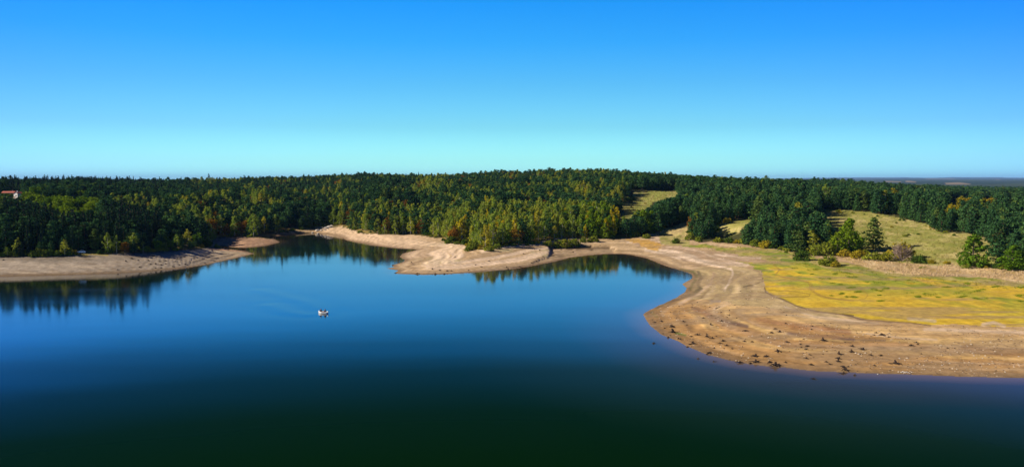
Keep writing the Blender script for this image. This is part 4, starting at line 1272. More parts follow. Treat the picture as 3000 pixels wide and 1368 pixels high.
C6 = [(310, 640, 1), (360, 633, 1.4), (385, 685, .8), (440, 675, 1.5), (445, 715, 1.9), (375, 725, .7), (410, 755, .8), (430, 738, .7), (300, 798, .9), (490, 765, .9), (508, 770, .9), (590, 748, 1.2), (635, 735, 1.3), (705, 728, .8), (710, 750, 1.3), (750, 760, 1.2), (780, 745, .7), (600, 803, 1.4), (560, 825, .9), (575, 808, .7), (640, 915, 1.1), (765, 835, .7), (830, 782, 1.2), (808, 800, .8), (860, 818, 1), (840, 838, .6), (900, 842, .7), (725, 875, 1.5), (760, 937, 1.1), (960, 945, 1.6), (1040, 950, 1), (1078, 900, 1.4), (1080, 942, 1.5), (1163, 900, 1.2), (1185, 945, 1.2), (1230, 970, 1.9), (1260, 962, 1.0), (1250, 862, 1.4), (1310, 945, .8), (995, 787, .9), (1055, 787, .9), (1000, 705, 1.5), (1320, 790, 1.3), (1200, 720, 1), (1262, 713, 1.2), (1230, 690, .8), (1310, 650, .9), (1595, 778, 1.7), (1475, 822, 1.2), (1425, 808, .9), (1465, 845, .9), (1430, 830, .6), (1500, 888, .9), (1470, 915, .9), (1510, 963, 1.1), (1340, 862, .5), (1596, 882, .5), (1720, 880, 1.3), (1812, 866, 1.4), (1820, 822, 1.2), (1715, 918, 1.2), (1710, 938, 1.4), (1620, 940, .8), (1650, 958, .9), (1755, 982, 1.3), (1770, 1003, 1.5), (1750, 1028, 1.4), (1790, 978, .6), (1525, 1068, 1.1),
      (965, 402, .7), (920, 508, .7), (880, 550, .7), (878, 583, .8), (935, 607, .8), (865, 600, .6), (820, 630, .9), (738, 657, 1), (530, 633, 1), (555, 657, .8), (680, 605, 1), (595, 522, .7), (595, 503, .6), (635, 487, .7), (495, 515, .6), (730, 523, .7), (785, 530, .9), (800, 522, .6), (815, 562, .6), (430, 562, .7), (1010, 460, .6), (840, 402, .4), (1168, 565, .5), (1315, 583, .6), (1510, 695, .8), (1515, 670, .9), (1610, 662, .6), (1655, 645, .6), (980, 825, .5), (1125, 743, .5), (995, 1000, .6)]
C7 = [(670, 805, 1.3), (650, 843, .8), (738, 852, .9), (825, 858, .9), (600, 1025, .9), (950, 927, 1.8), (905, 926, .9), (785, 662, .9), (830, 683, 1.4), (893, 698, .8), (768, 680, .7), (1130, 745, 1), (1140, 762, .8), (1085, 773, 1.2), (1170, 842, .7), (1400, 793, .7), (1460, 795, .6), (1040, 712, .6), (770, 942, .7), (1170, 790, .5)]
C1 = [(1080, 780), (1135, 793), (1030, 803), (1215, 795), (1235, 825), (1275, 825), (1320, 832), (1355, 797), (1360, 822), (1310, 805), (1145, 852), (1275, 857), (1320, 855), (1420, 845), (1435, 803), (1470, 830), (1520, 828), (1480, 775), (1510, 768), (1550, 755), (1600, 768), (1265, 762), (965, 870), (30, 790), (125, 765), (1455, 778), (1680, 818), (1760, 800)]
C3 = [(345, 943), (545, 1010), (570, 1053), (655, 1053), (685, 1025), (725, 1025), (890, 1020), (955, 967), (1010, 985), (1085, 933), (1255, 990), (1270, 1010), (1380, 985), (1495, 950), (1540, 935), (195, 1043), (165, 970), (1415, 862), (1570, 828), (760, 895), (615, 1020), (1830, 810), (1775, 825), (1890, 848), (2060, 823), (2055, 785), (2150, 780), (1940, 805), (400, 1050), (1600, 890)]
ST = [(1800 + .383 * a, 700 + .383 * b, s, 'r') for a, b, s in C6] + [(2300 + .3405 * a, 750 + .3405 * b, s, 'r') for a, b, s in C7] + [(.3575 * a, 480 + .3575 * b, 1.1, 'l') for a, b in C1] + [(1100 + .3064 * a, 480 + .3064 * b, 1.1, 'c') for a, b in C3]
sproto = {}
rs = np.random.default_rng(12)
for px, py, s, reg in ST:
    x, y, z = place(px, py)
    d = float(lake_sdf(np.array([x]), np.array([y]))[0])
    v = int(rs.integers(7))
    if v not in sproto:
        o = obj("tree_stump", STUMPV[v]); sproto[v] = o
    else:
        o = sproto[v].copy(); COL.objects.link(o)
    if d < -.6: z = -.1
    o.location = (x, y, z - .03)
    sz = s * (.80 if reg == 'r' else .88)
    o.rotation_euler = (rs.normal(0, .12), rs.normal(0, .12), rs.uniform(0, 6.28))
    o.scale = (sz * rs.uniform(.9, 1.2), sz * rs.uniform(.8, 1.1), sz * rs.uniform(.75, 1.15))
    size = "large spidery" if s >= 1.4 else ("small" if s < .75 else "")
    wh = "standing in the shallow water off" if d < -.6 else ("at the edge of" if d < 2.5 else "on")
    if reg == 'r':
        pl = "the near beach's bay end" if px < 1990 else ("the near beach below mud" if px < 2300 else ("the middle of the near beach" if px < 2560 else "the near beach towards the right edge"))
    elif reg == 'l':
        pl = "the grey left beach" if px < 560 else "the tip of the left spit"
    else:
        pl = "the sand of the wooded point" if px < 1600 else "the shaded shore beside the scarp"
    lb = " ".join(("%s dark root stump %s %s" % (size, wh, pl)).split())
    if len(lb.replace("-", " ").split()) > 15: lb = lb.replace("dark root ", "")
    tag(o, lb, "stump", lb.replace("stump", "stumps"))

# ------------------------------------------------------------------ rocks at the inlet, pale stones on the near beach
M_ROCK = noisy(mat_new('pale_rock', rough=.85), (.50, .46, .42), .25, 1.2)
RV = []
for v in range(4):
    rs = np.random.default_rng(400 + v)
    import bmesh
    bm = bmesh.new()
    bmesh.ops.create_icosphere(bm, subdivisions=2, radius=1)
    for q in bm.verts:
        n = 1 + .5 * (float(vnoise(q.co.x * 1.7 + v * 9, q.co.y * 1.7 + q.co.z * 2.3, 5)) - .5)
        q.co *= n; q.co.z *= .65
        q.co.z = max(q.co.z, -.35)
    me = bpy.data.meshes.new("rock"); bm.to_mesh(me); bm.free(); me.materials.append(M_ROCK)
    RV.append(me)
ROCKS = [(930.5, 676, 1.5, "large white rock nearest the dark water of the inlet"), (916, 682, .8, "white rock lying in the dark water off the inlet beach"), (932, 685, 1.0, "slanting white rock reflected at the inlet beach tip"), (942, 675.5, 1.2, "pinkish rock beside the large white one at the inlet"),
         (944, 667, .8, "small pale rock at the edge of the inlet's shade"), (955, 669, 1.6, "broad grey rock in the middle of the inlet rock pile"), (951, 661, 1.2, "pale rock at the top of the inlet rock pile"), (966, 666, 2.0, "widest pale boulder on the inlet beach by the grass"), (972, 661, .9, "upright pale stone behind the widest inlet boulder"), (953, 674, .9, "flat rock in front of the inlet rock pile"), (962, 672, .8, "dark-sided rock at the right foot of the inlet pile"), (948, 670.5, .7, "small grey rock between broad grey rock and the shade")]
rs = np.random.default_rng(31)
rp = []
for px, py, s, lb in ROCKS:
    x, y, z = place(px, py)
    v = int(rs.integers(4))
    if not rp: o = obj("rock", RV[v]); rp.append(o)
    else:
        o = rp[0].copy(); o.data = RV[v]; COL.objects.link(o)
    o.location = (x, y, max(z, 0) + .15 * s); o.rotation_euler = (0, 0, rs.uniform(0, 6)); o.scale = (s * rs.uniform(1, 1.4), s, s)
    tag(o, lb, "rock", "rocks at the head of the inlet")
for (a, b, s) in [(1000, 1000, .3), (1015, 996, .3), (1030, 1002, .25), (1045, 998, .3), (1060, 1004, .25), (1075, 1008, .25), (1022, 1010, .2), (1090, 1000, .2), (800, 1016, .25), (1157, 930, .22), (1352, 940, .22), (578, 895, .25), (1895, 998, .22), (1685, 683, .25), (985, 880, .25), (1075, 805, .2), (2010, 865, .25), (1865, 850, .2), (890, 845, .15), (1700, 880, .2)]:
    x, y, z = place(2300 + .3405 * a, 750 + .3405 * b)
    o = rp[0].copy(); o.data = RV[int(rs.integers(4))]; o.name = "pale_stone"; COL.objects.link(o)
    o.location = (x, y, z + .05); o.rotation_euler = (0, 0, rs.uniform(0, 6)); s *= .62; o.scale = (s * 1.3, s, s)
    cl_ = 990 < a < 1100 and b > 990
    lb = "small pale stone in the cluster at the waterline of the near beach" if cl_ else "single pale stone scattered on the near sandy beach"
    tag(o, lb, "stone", "pale stones at the waterline of the near beach" if cl_ else "single pale stones on the near beach")

rs = np.random.default_rng(77)
gpx, gpy = rs.uniform(1890, 3060, 9000), rs.uniform(740, 1110, 9000)
kx, ky = unproj(gpx, gpy, 1.2)
kz = ground(kx, ky); kd = lake_sdf(kx, ky)
qx_, qy_ = proj(kx, ky, kz)
kk_ = (kd > .3) & (kz < 3.2) & ~in_poly(qx_, qy_, YELLOW) & ~in_poly(qx_, qy_, GREENBAND) & (fbm(kx / 12, ky / 12, 89, 3) > .47)
kx, ky, kz = kx[kk_], ky[kk_], kz[kk_]
oc = np.array([(1, 0, 0), (0, 1, 0), (-1, 0, 0), (0, -1, 0), (0, 0, .7), (0, 0, -.5)], float)
of = np.array([(0, 1, 4), (1, 2, 4), (2, 3, 4), (3, 0, 4), (1, 0, 5), (2, 1, 5), (3, 2, 5), (0, 3, 5)])
n = len(kx); ssz = rs.uniform(.06, .26, n) * (1 + (rs.random(n) > .95) * .6)
GV = (oc[None] * rs.uniform(.6, 1.3, (n, 6, 1)) * ssz[:, None, None] * np.array((1.3, 1.0, .8)) + np.stack([kx, ky, kz], -1)[:, None]).reshape(-1, 3)
GF = (of[None] + (np.arange(n) * 6)[:, None, None]).reshape(-1, 3)
mgv = mat_new("gravel_stone", rough=.9, spec=.1)
t = mgv.node_tree; g_ = t.nodes.new("ShaderNodeNewGeometry"); r_ = t.nodes.new("ShaderNodeValToRGB")
r_.color_ramp.elements[0].color = (.06, .04, .025, 1); r_.color_ramp.elements[1].color = (.62, .52, .40, 1)
e = r_.color_ramp.elements.new(.55); e.color = (.26, .18, .11, 1)
t.links.new(g_.outputs["Random Per Island"], r_.inputs[0]); t.links.new(r_.outputs[0], t.nodes["Principled BSDF"].inputs["Base Color"])
tag(obj("gravel", mesh_from("gravel", GV, GF, mgv)), "small stones and bits of driftwood strewn over the near beach", "gravel", None, "stuff")

# ------------------------------------------------------------------ reeds, meadow tufts, low green plants (uncountable)
def tufts(name, n, polys, hgt, col0, col1, lab, cat, blades=7, spread=.35, sq=None):
    rs = np.random.default_rng(len(name) * 7)
    m = leaf_mat(name + "_blades", col0, col1, None, .3)
    t = m.node_tree
    # blades vary by place rather than by object
    oi = [q for q in t.nodes if q.type == 'OBJECT_INFO'][0]; rp_ = [q for q in t.nodes if q.type == 'VALTORGB'][0]
    g = [q for q in t.nodes if q.type == 'NEW_GEOMETRY'][0]
    t.links.new(g.outputs["Random Per Island"], rp_.inputs[0])
    V = []
    pp = []
    for poly in polys:
        pa = np.array(poly)
        A = rs.uniform(pa.min(0), pa.max(0), (n * 3, 2))
        A = A[in_poly(A[:, 0] + 60 * (fbm(A[:, 0] / 30, A[:, 1] / 9, 5) - .5), A[:, 1] + 22 * (fbm(A[:, 0] / 24, A[:, 1] / 8, 6) - .5), poly)]
        if name == 'dry_reeds': A = A[fbm(A[:, 0] / 18, A[:, 1] / 6, 8) > .42]
        A = A[:n]
        pp += list(A)
    for px, py in pp:
        x, y, z = place(px, py)
        h = hgt * rs.uniform(.6, 1.3)
        for _ in range(blades):
            th, r0 = rs.uniform(0, 6.28), rs.uniform(0, spread)
            bx, by = x + r0 * math.cos(th), y + r0 * math.sin(th)
            w = rs.uniform(.05, .12) * (hgt / 1.0) ** .5
            ln = rs.uniform(0, .45) * h
            t2 = rs.uniform(0, 6.28)
            V += [(bx - w * math.sin(t2), by + w * math.cos(t2), z - .05), (bx + w * math.sin(t2), by - w * math.cos(t2), z - .05), (bx + ln * math.cos(th), by + ln * math.sin(th), z + h * rs.uniform(.7, 1))]
    V = np.array(V)
    o = obj(name, mesh_from(name, V, np.arange(len(V)).reshape(-1, 3), m))
    tag(o, lab, cat, None, "stuff")
tufts("dry_reeds", 3200, [REEDS], .85, (.54, .40, .21), (.72, .55, .34), "pale dry reeds in a long band below the dry meadow", "reeds", 8, .6)
tufts("meadow_grass", 1900, [MEADOW_NEAR, MEADOW_FAR], .7, (.20, .20, .05), (.42, .34, .12), "dry grass tufts on the sloping meadows", "grass", 7, .7)
tufts("marsh_grass", 1300, [GREENBAND], .6, (.16, .20, .03), (.36, .31, .06), "green and yellow grass in the band above the yellow flat", "grass", 7, .7)
GP = [(150, 70, 60, 8), (85, 103, 26, 6), (145, 143, 30, 7), (260, 115, 70, 9), (225, 157, 14, 4), (340, 197, 46, 6), (405, 233, 30, 6), (415, 155, 34, 7), (520, 150, 56, 8), (560, 183, 64, 10), (480, 242, 22, 5), (565, 268, 42, 8), (620, 305, 30, 8), (495, 324, 26, 6), (605, 352, 40, 8), (545, 353, 16, 6), (385, 342, 18, 5), (790, 230, 110, 12), (795, 292, 52, 15), (865, 280, 26, 6), (800, 335, 26, 6), (825, 390, 24, 6), (1085, 312, 46, 8), (1250, 330, 70, 16), (1150, 350, 40, 8), (1340, 353, 30, 5), (1055, 360, 26, 4), (1095, 376, 16, 4), (1390, 272, 46, 6), (1570, 315, 120, 16), (1670, 295, 50, 10), (1680, 365, 60, 10), (1530, 350, 50, 7), (1570, 240, 34, 7), (1805, 262, 36, 9), (2020, 345, 40, 13), (2030, 390, 30, 9), (1110, 212, 60, 7), (905, 222, 14, 5), (1200, 100, 50, 5), (2030, 270, 40, 8)]
polys = [[(2300 + .3405 * (a + rx_ * math.cos(q)), 750 + .3405 * (b + ry_ * math.sin(q))) for q in np.linspace(0, 2 * math.pi, 14)[:-1]] for a, b, rx_, ry_ in GP]
tufts("low_green_plants", 46, polys, .38, (.15, .22, .016), (.27, .31, .03), "low green plants in patches on the yellow flat", "ground cover", 9, .8)

# ------------------------------------------------------------------ fishing boat with two people
M_HULL = noisy(mat_new('boat_hull', rough=.35, spec=.5), (.80, .80, .78), .04, 2.0)
M_WOOD = noisy(mat_new('bench_wood', rough=.6), (.36, .20, .10), .25, 8.0)
M_MOTOR = mat_new('motor_black', (.02, .02, .022), .35, .5)
M_PALE = mat_new('motor_white', (.75, .75, .73), .4, .5)
bx, by = unproj(946, 917.5)
bx, by = float(bx), float(by)
BROT = math.radians(180 - 42)             # bow towards the left, coming nearer
boat = empty("rowing_boat", (bx, by, 0), math.radians(180 - 27))
tag(boat, "small white open boat drifting on the open lake with two people aboard", "boat")
L, Bm = 3.5, 1.5
st = np.linspace(0, 1, 11)
def half(tt): return Bm / 2 * (.80 + .20 * math.sin(min(1, tt * 2) * math.pi / 2)) * max(0.02, (1 - max(0, (tt - .45) / .55) ** 2.2))
V, Fc = [], []
prof = 9
def station(tt, inner):
    w = half(tt); x = -L / 2 + L * tt
    gun = .50 + .22 * tt ** 2.5; keel = -.16 + .20 * max(0, tt - .7) ** 1.5 * 3
    if inner: w = max(w - .06, .01); keel += .09; x += -.05 if tt > .9 else (.05 if tt == 0 else 0)
    out_ = []
    for j in range(prof):
        q = -1 + 2 * j / (prof - 1)
        yy = w * math.copysign(abs(q) ** .62, q); zz = keel + (gun - keel) * abs(q) ** 2.4
        out_.append((x, yy, zz))
    return out_
mb = MB()
for inner in (False, True):
    g = [station(tt, inner) for tt in st]
    V = [p for s_ in g for p in s_]
    f = []
    for i in range(len(st) - 1):
        for j in range(prof - 1):
            a = i * prof + j; q = (a, a + 1, a + prof + 1, a + prof)
            f.append(q if not inner else q[::-1])
    f.append(tuple(range(prof)) if inner else tuple(range(prof))[::-1])
    mb.add(V, f)
nn = len(st) * prof
for side in (0, prof - 1):
    for i in range(len(st) - 1):
        a, b = i * prof + side, (i + 1) * prof + side
        mb.Fc.append((a, b, b + nn, a + nn))
hull = obj("hull", mb.mesh("hull", M_HULL, False), boat)
mb = MB()
for side in (-1, 1):
    mb.tube([(-L / 2 + L * tt, side * (half(tt) + .01), .52 + .22 * tt ** 2.5) for tt in st], .035, 6)
obj("gunwale", mb.mesh("gunwale", M_HULL, True), boat)
for tt in (.22, .50, .74):
    mb = MB(); mb.box((-L / 2 + L * tt, 0, .53), (.30, 2 * half(tt) - .12, .05)); obj("bench", mb.mesh("bench", M_WOOD), boat)
motor = None
mb = MB(); mb.box((-L / 2 - .18, 0, .62), (.34, .26, .36), 0, .75); mb.box((-L / 2 - .16, 0, .80), (.26, .22, .08), 0, .7)
motor = obj("outboard_motor", mb.mesh("outboard_motor", M_PALE), boat)
mb = MB(); mb.tube([(-L / 2 - .16, 0, .5), (-L / 2 - .16, 0, -.45)], .06, 8); obj("shaft", mb.mesh("shaft", M_MOTOR), motor)
mb = MB(); mb.tube([(-L / 2 - .05, .02, .62), (-L / 2 + .35, .16, .66)], .022, 6); obj("tiller", mb.mesh("tiller", M_MOTOR), motor)
# cargo on board
M_RED = mat_new('box_red', (.45, .10, .05), .5)
tb = empty("tackle_box", (0, 0, 0))
def onboat(lx, ly, lz):
    c, s_ = math.cos(boat.rotation_euler.z), math.sin(boat.rotation_euler.z)
    return (bx + lx * c - ly * s_, by + lx * s_ + ly * c, lz)
tb.location = onboat(-.25, 0, -.05); tb.rotation_euler = (0, 0, boat.rotation_euler.z)
tag(tb, "red-brown box standing between the two people in the boat", "box")
mb = MB(); mb.box((0, 0, .25), (.42, .55, .5)); obj("box_body", mb.mesh("box_body", M_RED), tb)
mb = MB(); mb.box((0, 0, .53), (.46, .59, .07), 0, .92); lid = obj("lid", mb.mesh("lid", noisy(mat_new('lid_red'), (.55, .17, .10), .15, 5)), tb)
mb = MB(); mb.tube([(0, -.12, .56), (0, -.1, .62), (0, .1, .62), (0, .12, .56)], .015, 6); obj("handle", mb.mesh("handle", M_MOTOR), lid)

def person(loc, rz, jacket, trousers, label, rod):
    root = empty("person", loc, rz, 1.1)
    tag(root, label, "person", None)
    M_SKIN = noisy(mat_new('skin', rough=.6), (.36, .21, .14), .08, 9)
    M_J = noisy(mat_new('jacket', rough=.9), jacket, .2, 6); M_T = noisy(mat_new('trousers', rough=.9), trousers, .2, 6)
    M_H = noisy(mat_new('hair', rough=.8), (.03, .02, .015), .3, 20)
    def skin(name, nodes, edges, mat, root_i=0):
        me = bpy.data.meshes.new(name)
        me.from_pydata([n[0] for n in nodes], edges, [])
        o = obj(name, me, root)
        md = o.modifiers.new("skin", 'SKIN'); md.use_smooth_shade = True
        for i, n in enumerate(nodes):
            sv_ = me.skin_vertices[0].data[i]; sv_.radius = (n[1], n[1] * (n[2] if len(n) > 2 else 1)); sv_.use_root = i == root_i
        ss = o.modifiers.new("sub", 'SUBSURF'); ss.levels = 1; ss.render_levels = 1
        me.materials.append(mat)
        return o
    # seated figure facing +x: seat at z 0, feet at z -0.38
    N = [((0, 0, .08), .155, .8), ((.0, 0, .30), .15, .75), ((.03, 0, .48), .17, .62), ((.05, 0, .57), .07), ((.07, 0, .66), .065), ((.09, 0, .735), .098), ((.095, 0, .81), .092), ((.09, 0, .87), .055)]
    E = [(i, i + 1) for i in range(7)]
    for s_ in (1, -1):
        k = len(N)
        N += [((.10, .10 * s_, .06), .10), ((.42, .13 * s_, .10), .078), ((.46, .13 * s_, -.15), .056), ((.47, .13 * s_, -.32), .043), ((.60, .14 * s_, -.36), .035)]
        E += [(0, k), (k, k + 1), (k + 1, k + 2), (k + 2, k + 3), (k + 3, k + 4)]
        k = len(N)
        N += [((.02, .21 * s_, .46), .066), ((.06, .27 * s_, .22), .052), ((.27, .17 * s_, .17), .042), ((.35, .11 * s_, .19), .028), ((.40, .09 * s_, .20), .036)]
        E += [(2, k), (k, k + 1), (k + 1, k + 2), (k + 2, k + 3), (k + 3, k + 4)]
        for q in range(4):
            m = len(N)
            dz = .028 - .019 * q
            ll = (.036, .042, .040, .030)[q]
            N += [((.435, (.085 - .004 * q) * s_, .20 + dz), .0095), ((.435 + ll, (.07 - .002 * q) * s_, .195 + dz), .0088), ((.44 + ll, .045 * s_, .185 + dz), .0078)]
            E += [(k + 4, m), (m, m + 1), (m + 1, m + 2)]
        m = len(N)
        N += [((.395, .065 * s_, .235), .0105), ((.425, .045 * s_, .235), .009)]
        E += [(k + 4, m), (m, m + 1)]
    skin("body", N, E, M_SKIN)
    JN = [((-.005, 0, .10), .172, .84), ((.0, 0, .30), .168, .78), ((.028, 0, .47), .188, .66), ((.045, 0, .545), .085)]
    JE = [(0, 1), (1, 2), (2, 3)]
    for s_ in (1, -1):
        k = len(JN)
        JN += [((.02, .215 * s_, .455), .082), ((.06, .275 * s_, .22), .068), ((.26, .175 * s_, .17), .056)]
        JE += [(2, k), (k, k + 1), (k + 1, k + 2)]
    skin("jacket", JN, JE, M_J)
    TN = [((0, 0, .07), .175, .82), ]
    TE = []
    for s_ in (1, -1):
        k = len(TN)
        TN += [((.10, .10 * s_, .06), .115), ((.42, .13 * s_, .10), .092), ((.46, .13 * s_, -.15), .07), ((.47, .13 * s_, -.29), .06)]
        TE += [(0, k), (k, k + 1), (k + 1, k + 2), (k + 2, k + 3)]
    skin("trousers", TN, TE, M_T)
    skin("hair", [((.06, 0, .76), .108), ((.07, 0, .84), .102), ((.08, 0, .90), .06)], [(0, 1), (1, 2)], M_H)
    fm = MB(); fm.tube([(.185, 0, .755), (.208, 0, .74)], [.012, .017], 6); obj("nose", fm.mesh("nose", M_SKIN, True), root)
    for s_ in (1, -1):
        fm = MB(); fm.box((.178, .032 * s_, .768), (.012, .02, .01)); obj("eye", fm.mesh("eye", M_MOTOR), root)
        fm = MB(); fm.box((.09, .098 * s_, .76), (.035, .02, .06), 0, .8); obj("ear", fm.mesh("ear", M_SKIN), root)
    fm = MB(); fm.box((.181, 0, .705), (.01, .045, .008)); obj("mouth", fm.mesh("mouth", mat_new('lips', (.3, .12, .1), .6)), root)
    return root
rz = boat.rotation_euler.z
p1 = person(onboat(-L / 2 + L * .22, 0, .56), rz, (.012, .016, .02), (.02, .02, .03), "person in dark jacket sitting by the motor of the white boat", True)
p2 = person(onboat(-L / 2 + L * .74, 0, .56), rz + math.pi, (.10, .045, .04), (.03, .03, .05), "person in brownish jacket sitting in the bow of the white boat", False)
rod = empty("fishing_rod", onboat(-L / 2 + L * .22 + .40, .09, .78), rz)
tag(rod, "long thin fishing rod held by the dark-jacketed person in the boat", "fishing rod")
mb = MB(); mb.tube([(-.05, 0, 0), (-.45, .5, .15), (-1.2, 2.1, .35)], [.016, .012, .005], 5); obj("blank", mb.mesh("blank", mat_new('rod_grey', (.5, .5, .48), .4)), rod)
mb = MB(); mb.tube([(.10, -.12, -.03), (-.05, 0, 0)], .02, 6); obj("grip", mb.mesh("grip", M_WOOD), rod)
mb = MB(); mb.tube([(-.02, .0, -.06), (.03, -.02, -.06)], .035, 8); obj("reel", mb.mesh("reel", M_MOTOR), rod)

# ------------------------------------------------------------------ white car on the left bank
M_CAR = mat_new('car_white', (.82, .82, .82), .25, .5)
M_GLASS = mat_new('car_glass', (.05, .10, .13), .06, .9)
M_TYRE = mat_new('tyre', (.02, .02, .02), .8)
M_RIM = mat_new('rim', (.5, .5, .52), .3, .5, .8)
x, y, z = place(239, 742)
car = empty("parked_car", (x, y, z), math.radians(20))
tag(car, "small white car parked on the grass between the trees of the left bank", "car")
LP = [(-1.85, .35), (-1.9, .72), (-1.72, .92), (-.95, .98), (-.35, 1.42), (.9, 1.46), (1.62, 1.0), (1.78, .85), (1.8, .35)]
mb = MB()
def extr(prof_, w0, w1, zmid):
    V = []
    for s_ in (-1, 1):
        for a, b in prof_:
            V.append((a, s_ * (w0 if b < zmid else w1), b))
    n = len(prof_)
    f = [tuple(range(n))[::-1] if False else tuple(range(n)), tuple(range(2 * n - 1, n - 1, -1))] + [(i, i + n, (i + 1) % n + n, (i + 1) % n) for i in range(n)]
    return V, f
mb.add(*extr(LP, .80, .66, 1.2))
obj("body", mb.mesh("body", M_CAR), car)
for nm, prof_ in (("windscreen", [(-.98, .995), (-.42, 1.40)]), ("rear_window", [(.96, 1.43), (1.58, 1.03)])):
    (a0, b0), (a1, b1) = prof_
    mb = MB(); dn = (-.012 if nm == "windscreen" else .012)
    mb.add([(a0 + dn, -.64, b0 + .02), (a0 + dn, .64, b0 + .02), (a1 + dn, .60, b1 + .02), (a1 + dn, -.60, b1 + .02), (a0 - dn, -.64, b0 - .03), (a0 - dn, .64, b0 - .03), (a1 - dn, .60, b1 - .03), (a1 - dn, -.60, b1 - .03)], [(0, 1, 2, 3), (7, 6, 5, 4), (0, 4, 5, 1), (1, 5, 6, 2), (2, 6, 7, 3), (3, 7, 4, 0)])
    obj(nm, mb.mesh(nm, M_GLASS), car)
for s_ in (-1, 1):
    mb = MB()
    mb.add([(-.75, s_ * .775, 1.02), (1.3, s_ * .775, 1.02), (.85, s_ * .69, 1.38), (-.35, s_ * .69, 1.38), (-.75, s_ * .70, 1.02), (1.3, s_ * .70, 1.02), (.85, s_ * .6, 1.38), (-.35, s_ * .6, 1.38)], [(0, 1, 2, 3), (7, 6, 5, 4), (0, 4, 5, 1), (1, 5, 6, 2), (2, 6, 7, 3), (3, 7, 4, 0)])
    obj("side_window", mb.mesh("side_window", M_GLASS), car)
    mb = MB(); mb.box((-1.88, s_ * .55, .70), (.06, .30, .14)); obj("headlight", mb.mesh("headlight", mat_new('lamp_glass', (.7, .7, .68), .1, .6)), car)
    mb = MB(); mb.box((1.79, s_ * .62, .78), (.06, .18, .2)); obj("tail_light", mb.mesh("tail_light", mat_new('tail_red', (.4, .02, .02), .2, .5)), car)
    for xx in (-1.2, 1.15):
        mb = MB(); mb.tube([(xx, s_ * .64, .31), (xx, s_ * .84, .31)], .31, 14); w = obj("wheel", mb.mesh("wheel", M_TYRE), car)
        mb = MB(); mb.tube([(xx, s_ * .83, .31), (xx, s_ * .85, .31)], .19, 12); obj("rim", mb.mesh("rim", M_RIM), w)
for a in (-1.9, 1.84):
    mb = MB(); mb.box((a, 0, .45), (.12, 1.5, .16)); obj("bumper", mb.mesh("bumper", mat_new('bumper', (.6, .6, .6), .4)), car)

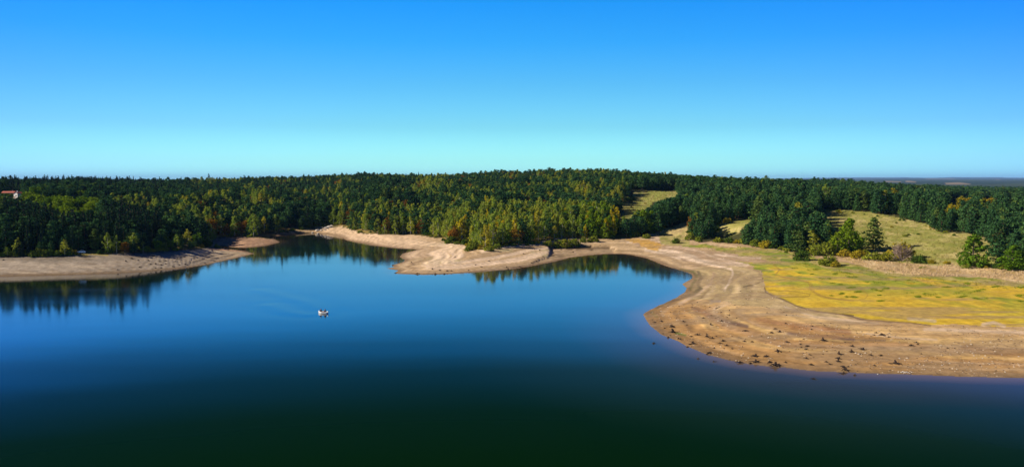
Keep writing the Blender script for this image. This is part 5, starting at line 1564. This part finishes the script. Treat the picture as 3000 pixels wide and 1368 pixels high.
# ------------------------------------------------------------------ houses on the left hillside
M_WALL = noisy(mat_new('white_render', rough=.9), (.78, .76, .72), .06, .8)
M_WALL2 = noisy(mat_new('cream_render', rough=.9), (.55, .46, .38), .1, .8)
M_TILE = noisy(mat_new('clay_tiles', rough=.85), (.42, .12, .08), .25, 1.5)
M_WIN = mat_new('window_dark', (.03, .035, .04), .1, .6)
M_DOOR = noisy(mat_new('door_wood'), (.20, .10, .05), .2, 3)
def house(name, px, py, dist, w, d, h, rh, rz, label, wall):
    u = (px - 1500) / F
    y = dist; x = u * y
    z = float(ground(x, y))
    # raise onto a footing so that it sits where the terrain is
    r = empty(name, (x, y, z), rz)
    tag(r, label, "house")
    mb = MB()
    V = [(-w / 2, -d / 2, -1.5), (w / 2, -d / 2, -1.5), (w / 2, d / 2, -1.5), (-w / 2, d / 2, -1.5), (-w / 2, -d / 2, h), (w / 2, -d / 2, h), (w / 2, d / 2, h), (-w / 2, d / 2, h), (-w / 2, 0, h + rh), (w / 2, 0, h + rh)]
    mb.add(V, [(0, 1, 5, 4), (2, 3, 7, 6), (1, 2, 6, 9, 5), (3, 0, 4, 8, 7)])
    wl = obj("wall", mb.mesh("wall", wall), r)
    mb = MB(); e = .4; tk = .14
    for s_ in (-1, 1):
        a = [(-w / 2 - e, s_ * (d / 2 + e), h - e * rh / (d / 2) + .03), (w / 2 + e, s_ * (d / 2 + e), h - e * rh / (d / 2) + .03), (w / 2 + e, 0, h + rh + .03), (-w / 2 - e, 0, h + rh + .03)]
        b = [(p[0], p[1], p[2] + tk) for p in a]
        mb.add(a + b, [(0, 1, 2, 3), (7, 6, 5, 4), (0, 4, 5, 1), (1, 5, 6, 2), (3, 7, 4, 0)])
    rf = obj("roof", mb.mesh("roof", M_TILE), r)
    mb = MB(); mb.box((w * .25, .6, h + rh + .3), (.6, .6, 1.3)); obj("chimney", mb.mesh("chimney", wall), rf)
    for a in np.linspace(-w / 2 + 1.3, w / 2 - 1.3, max(2, int(w / 3))):
        mb = MB(); mb.box((a, -d / 2, h * .55), (.95, .12, 1.2)); wn = obj("window", mb.mesh("window", M_WIN), r)
        mb = MB(); mb.box((a, -d / 2 - .09, h * .55 - .66), (1.15, .2, .08)); obj("sill", mb.mesh("sill", wall), wn)
    for q in (-1, 1):
        mb = MB(); mb.box((q * w / 2, d * .1, h * .55), (.12, .95, 1.2)); obj("window", mb.mesh("window", M_WIN), r)
    mb = MB(); mb.box((w / 2, -d * .25, 1.0), (.12, 1.0, 2.1)); dr_ = obj("door", mb.mesh("door", M_DOOR), r)
    mb = MB(); mb.box((w / 2 + .09, -d * .25 + .35, 1.0), (.06, .05, .14)); obj("handle", mb.mesh("handle", M_RIM), dr_)
house("white_house", 55, 575, 655, 4.6, 4.4, 4.4, 1.1, math.radians(-112), "white gabled house with red roof showing above the trees at the far left", M_WALL)
house("long_house", 29, 568, 676, 9.5, 5.5, 2.4, 1.2, math.radians(4), "long low building with a red tiled roof left of the white house", M_WALL2)

# ------------------------------------------------------------------ the air
mh = bpy.data.materials.new("haze_air"); mh.use_nodes = True
t = mh.node_tree; t.nodes.clear()
out = t.nodes.new("ShaderNodeOutputMaterial"); pv = t.nodes.new("ShaderNodeVolumePrincipled")
pv.inputs["Color"].default_value = (.30, .56, 1.0, 1); pv.inputs["Density"].default_value = 2.0e-5; pv.inputs["Anisotropy"].default_value = 0.0
t.links.new(pv.outputs[0], out.inputs["Volume"])
mb = MB(); mb.box((0, 27000, 181), (170000, 58000, 378))
tag(obj("haze", mb.mesh("haze", mh)), "thin blue haze over the far hills", "haze", None, "stuff")
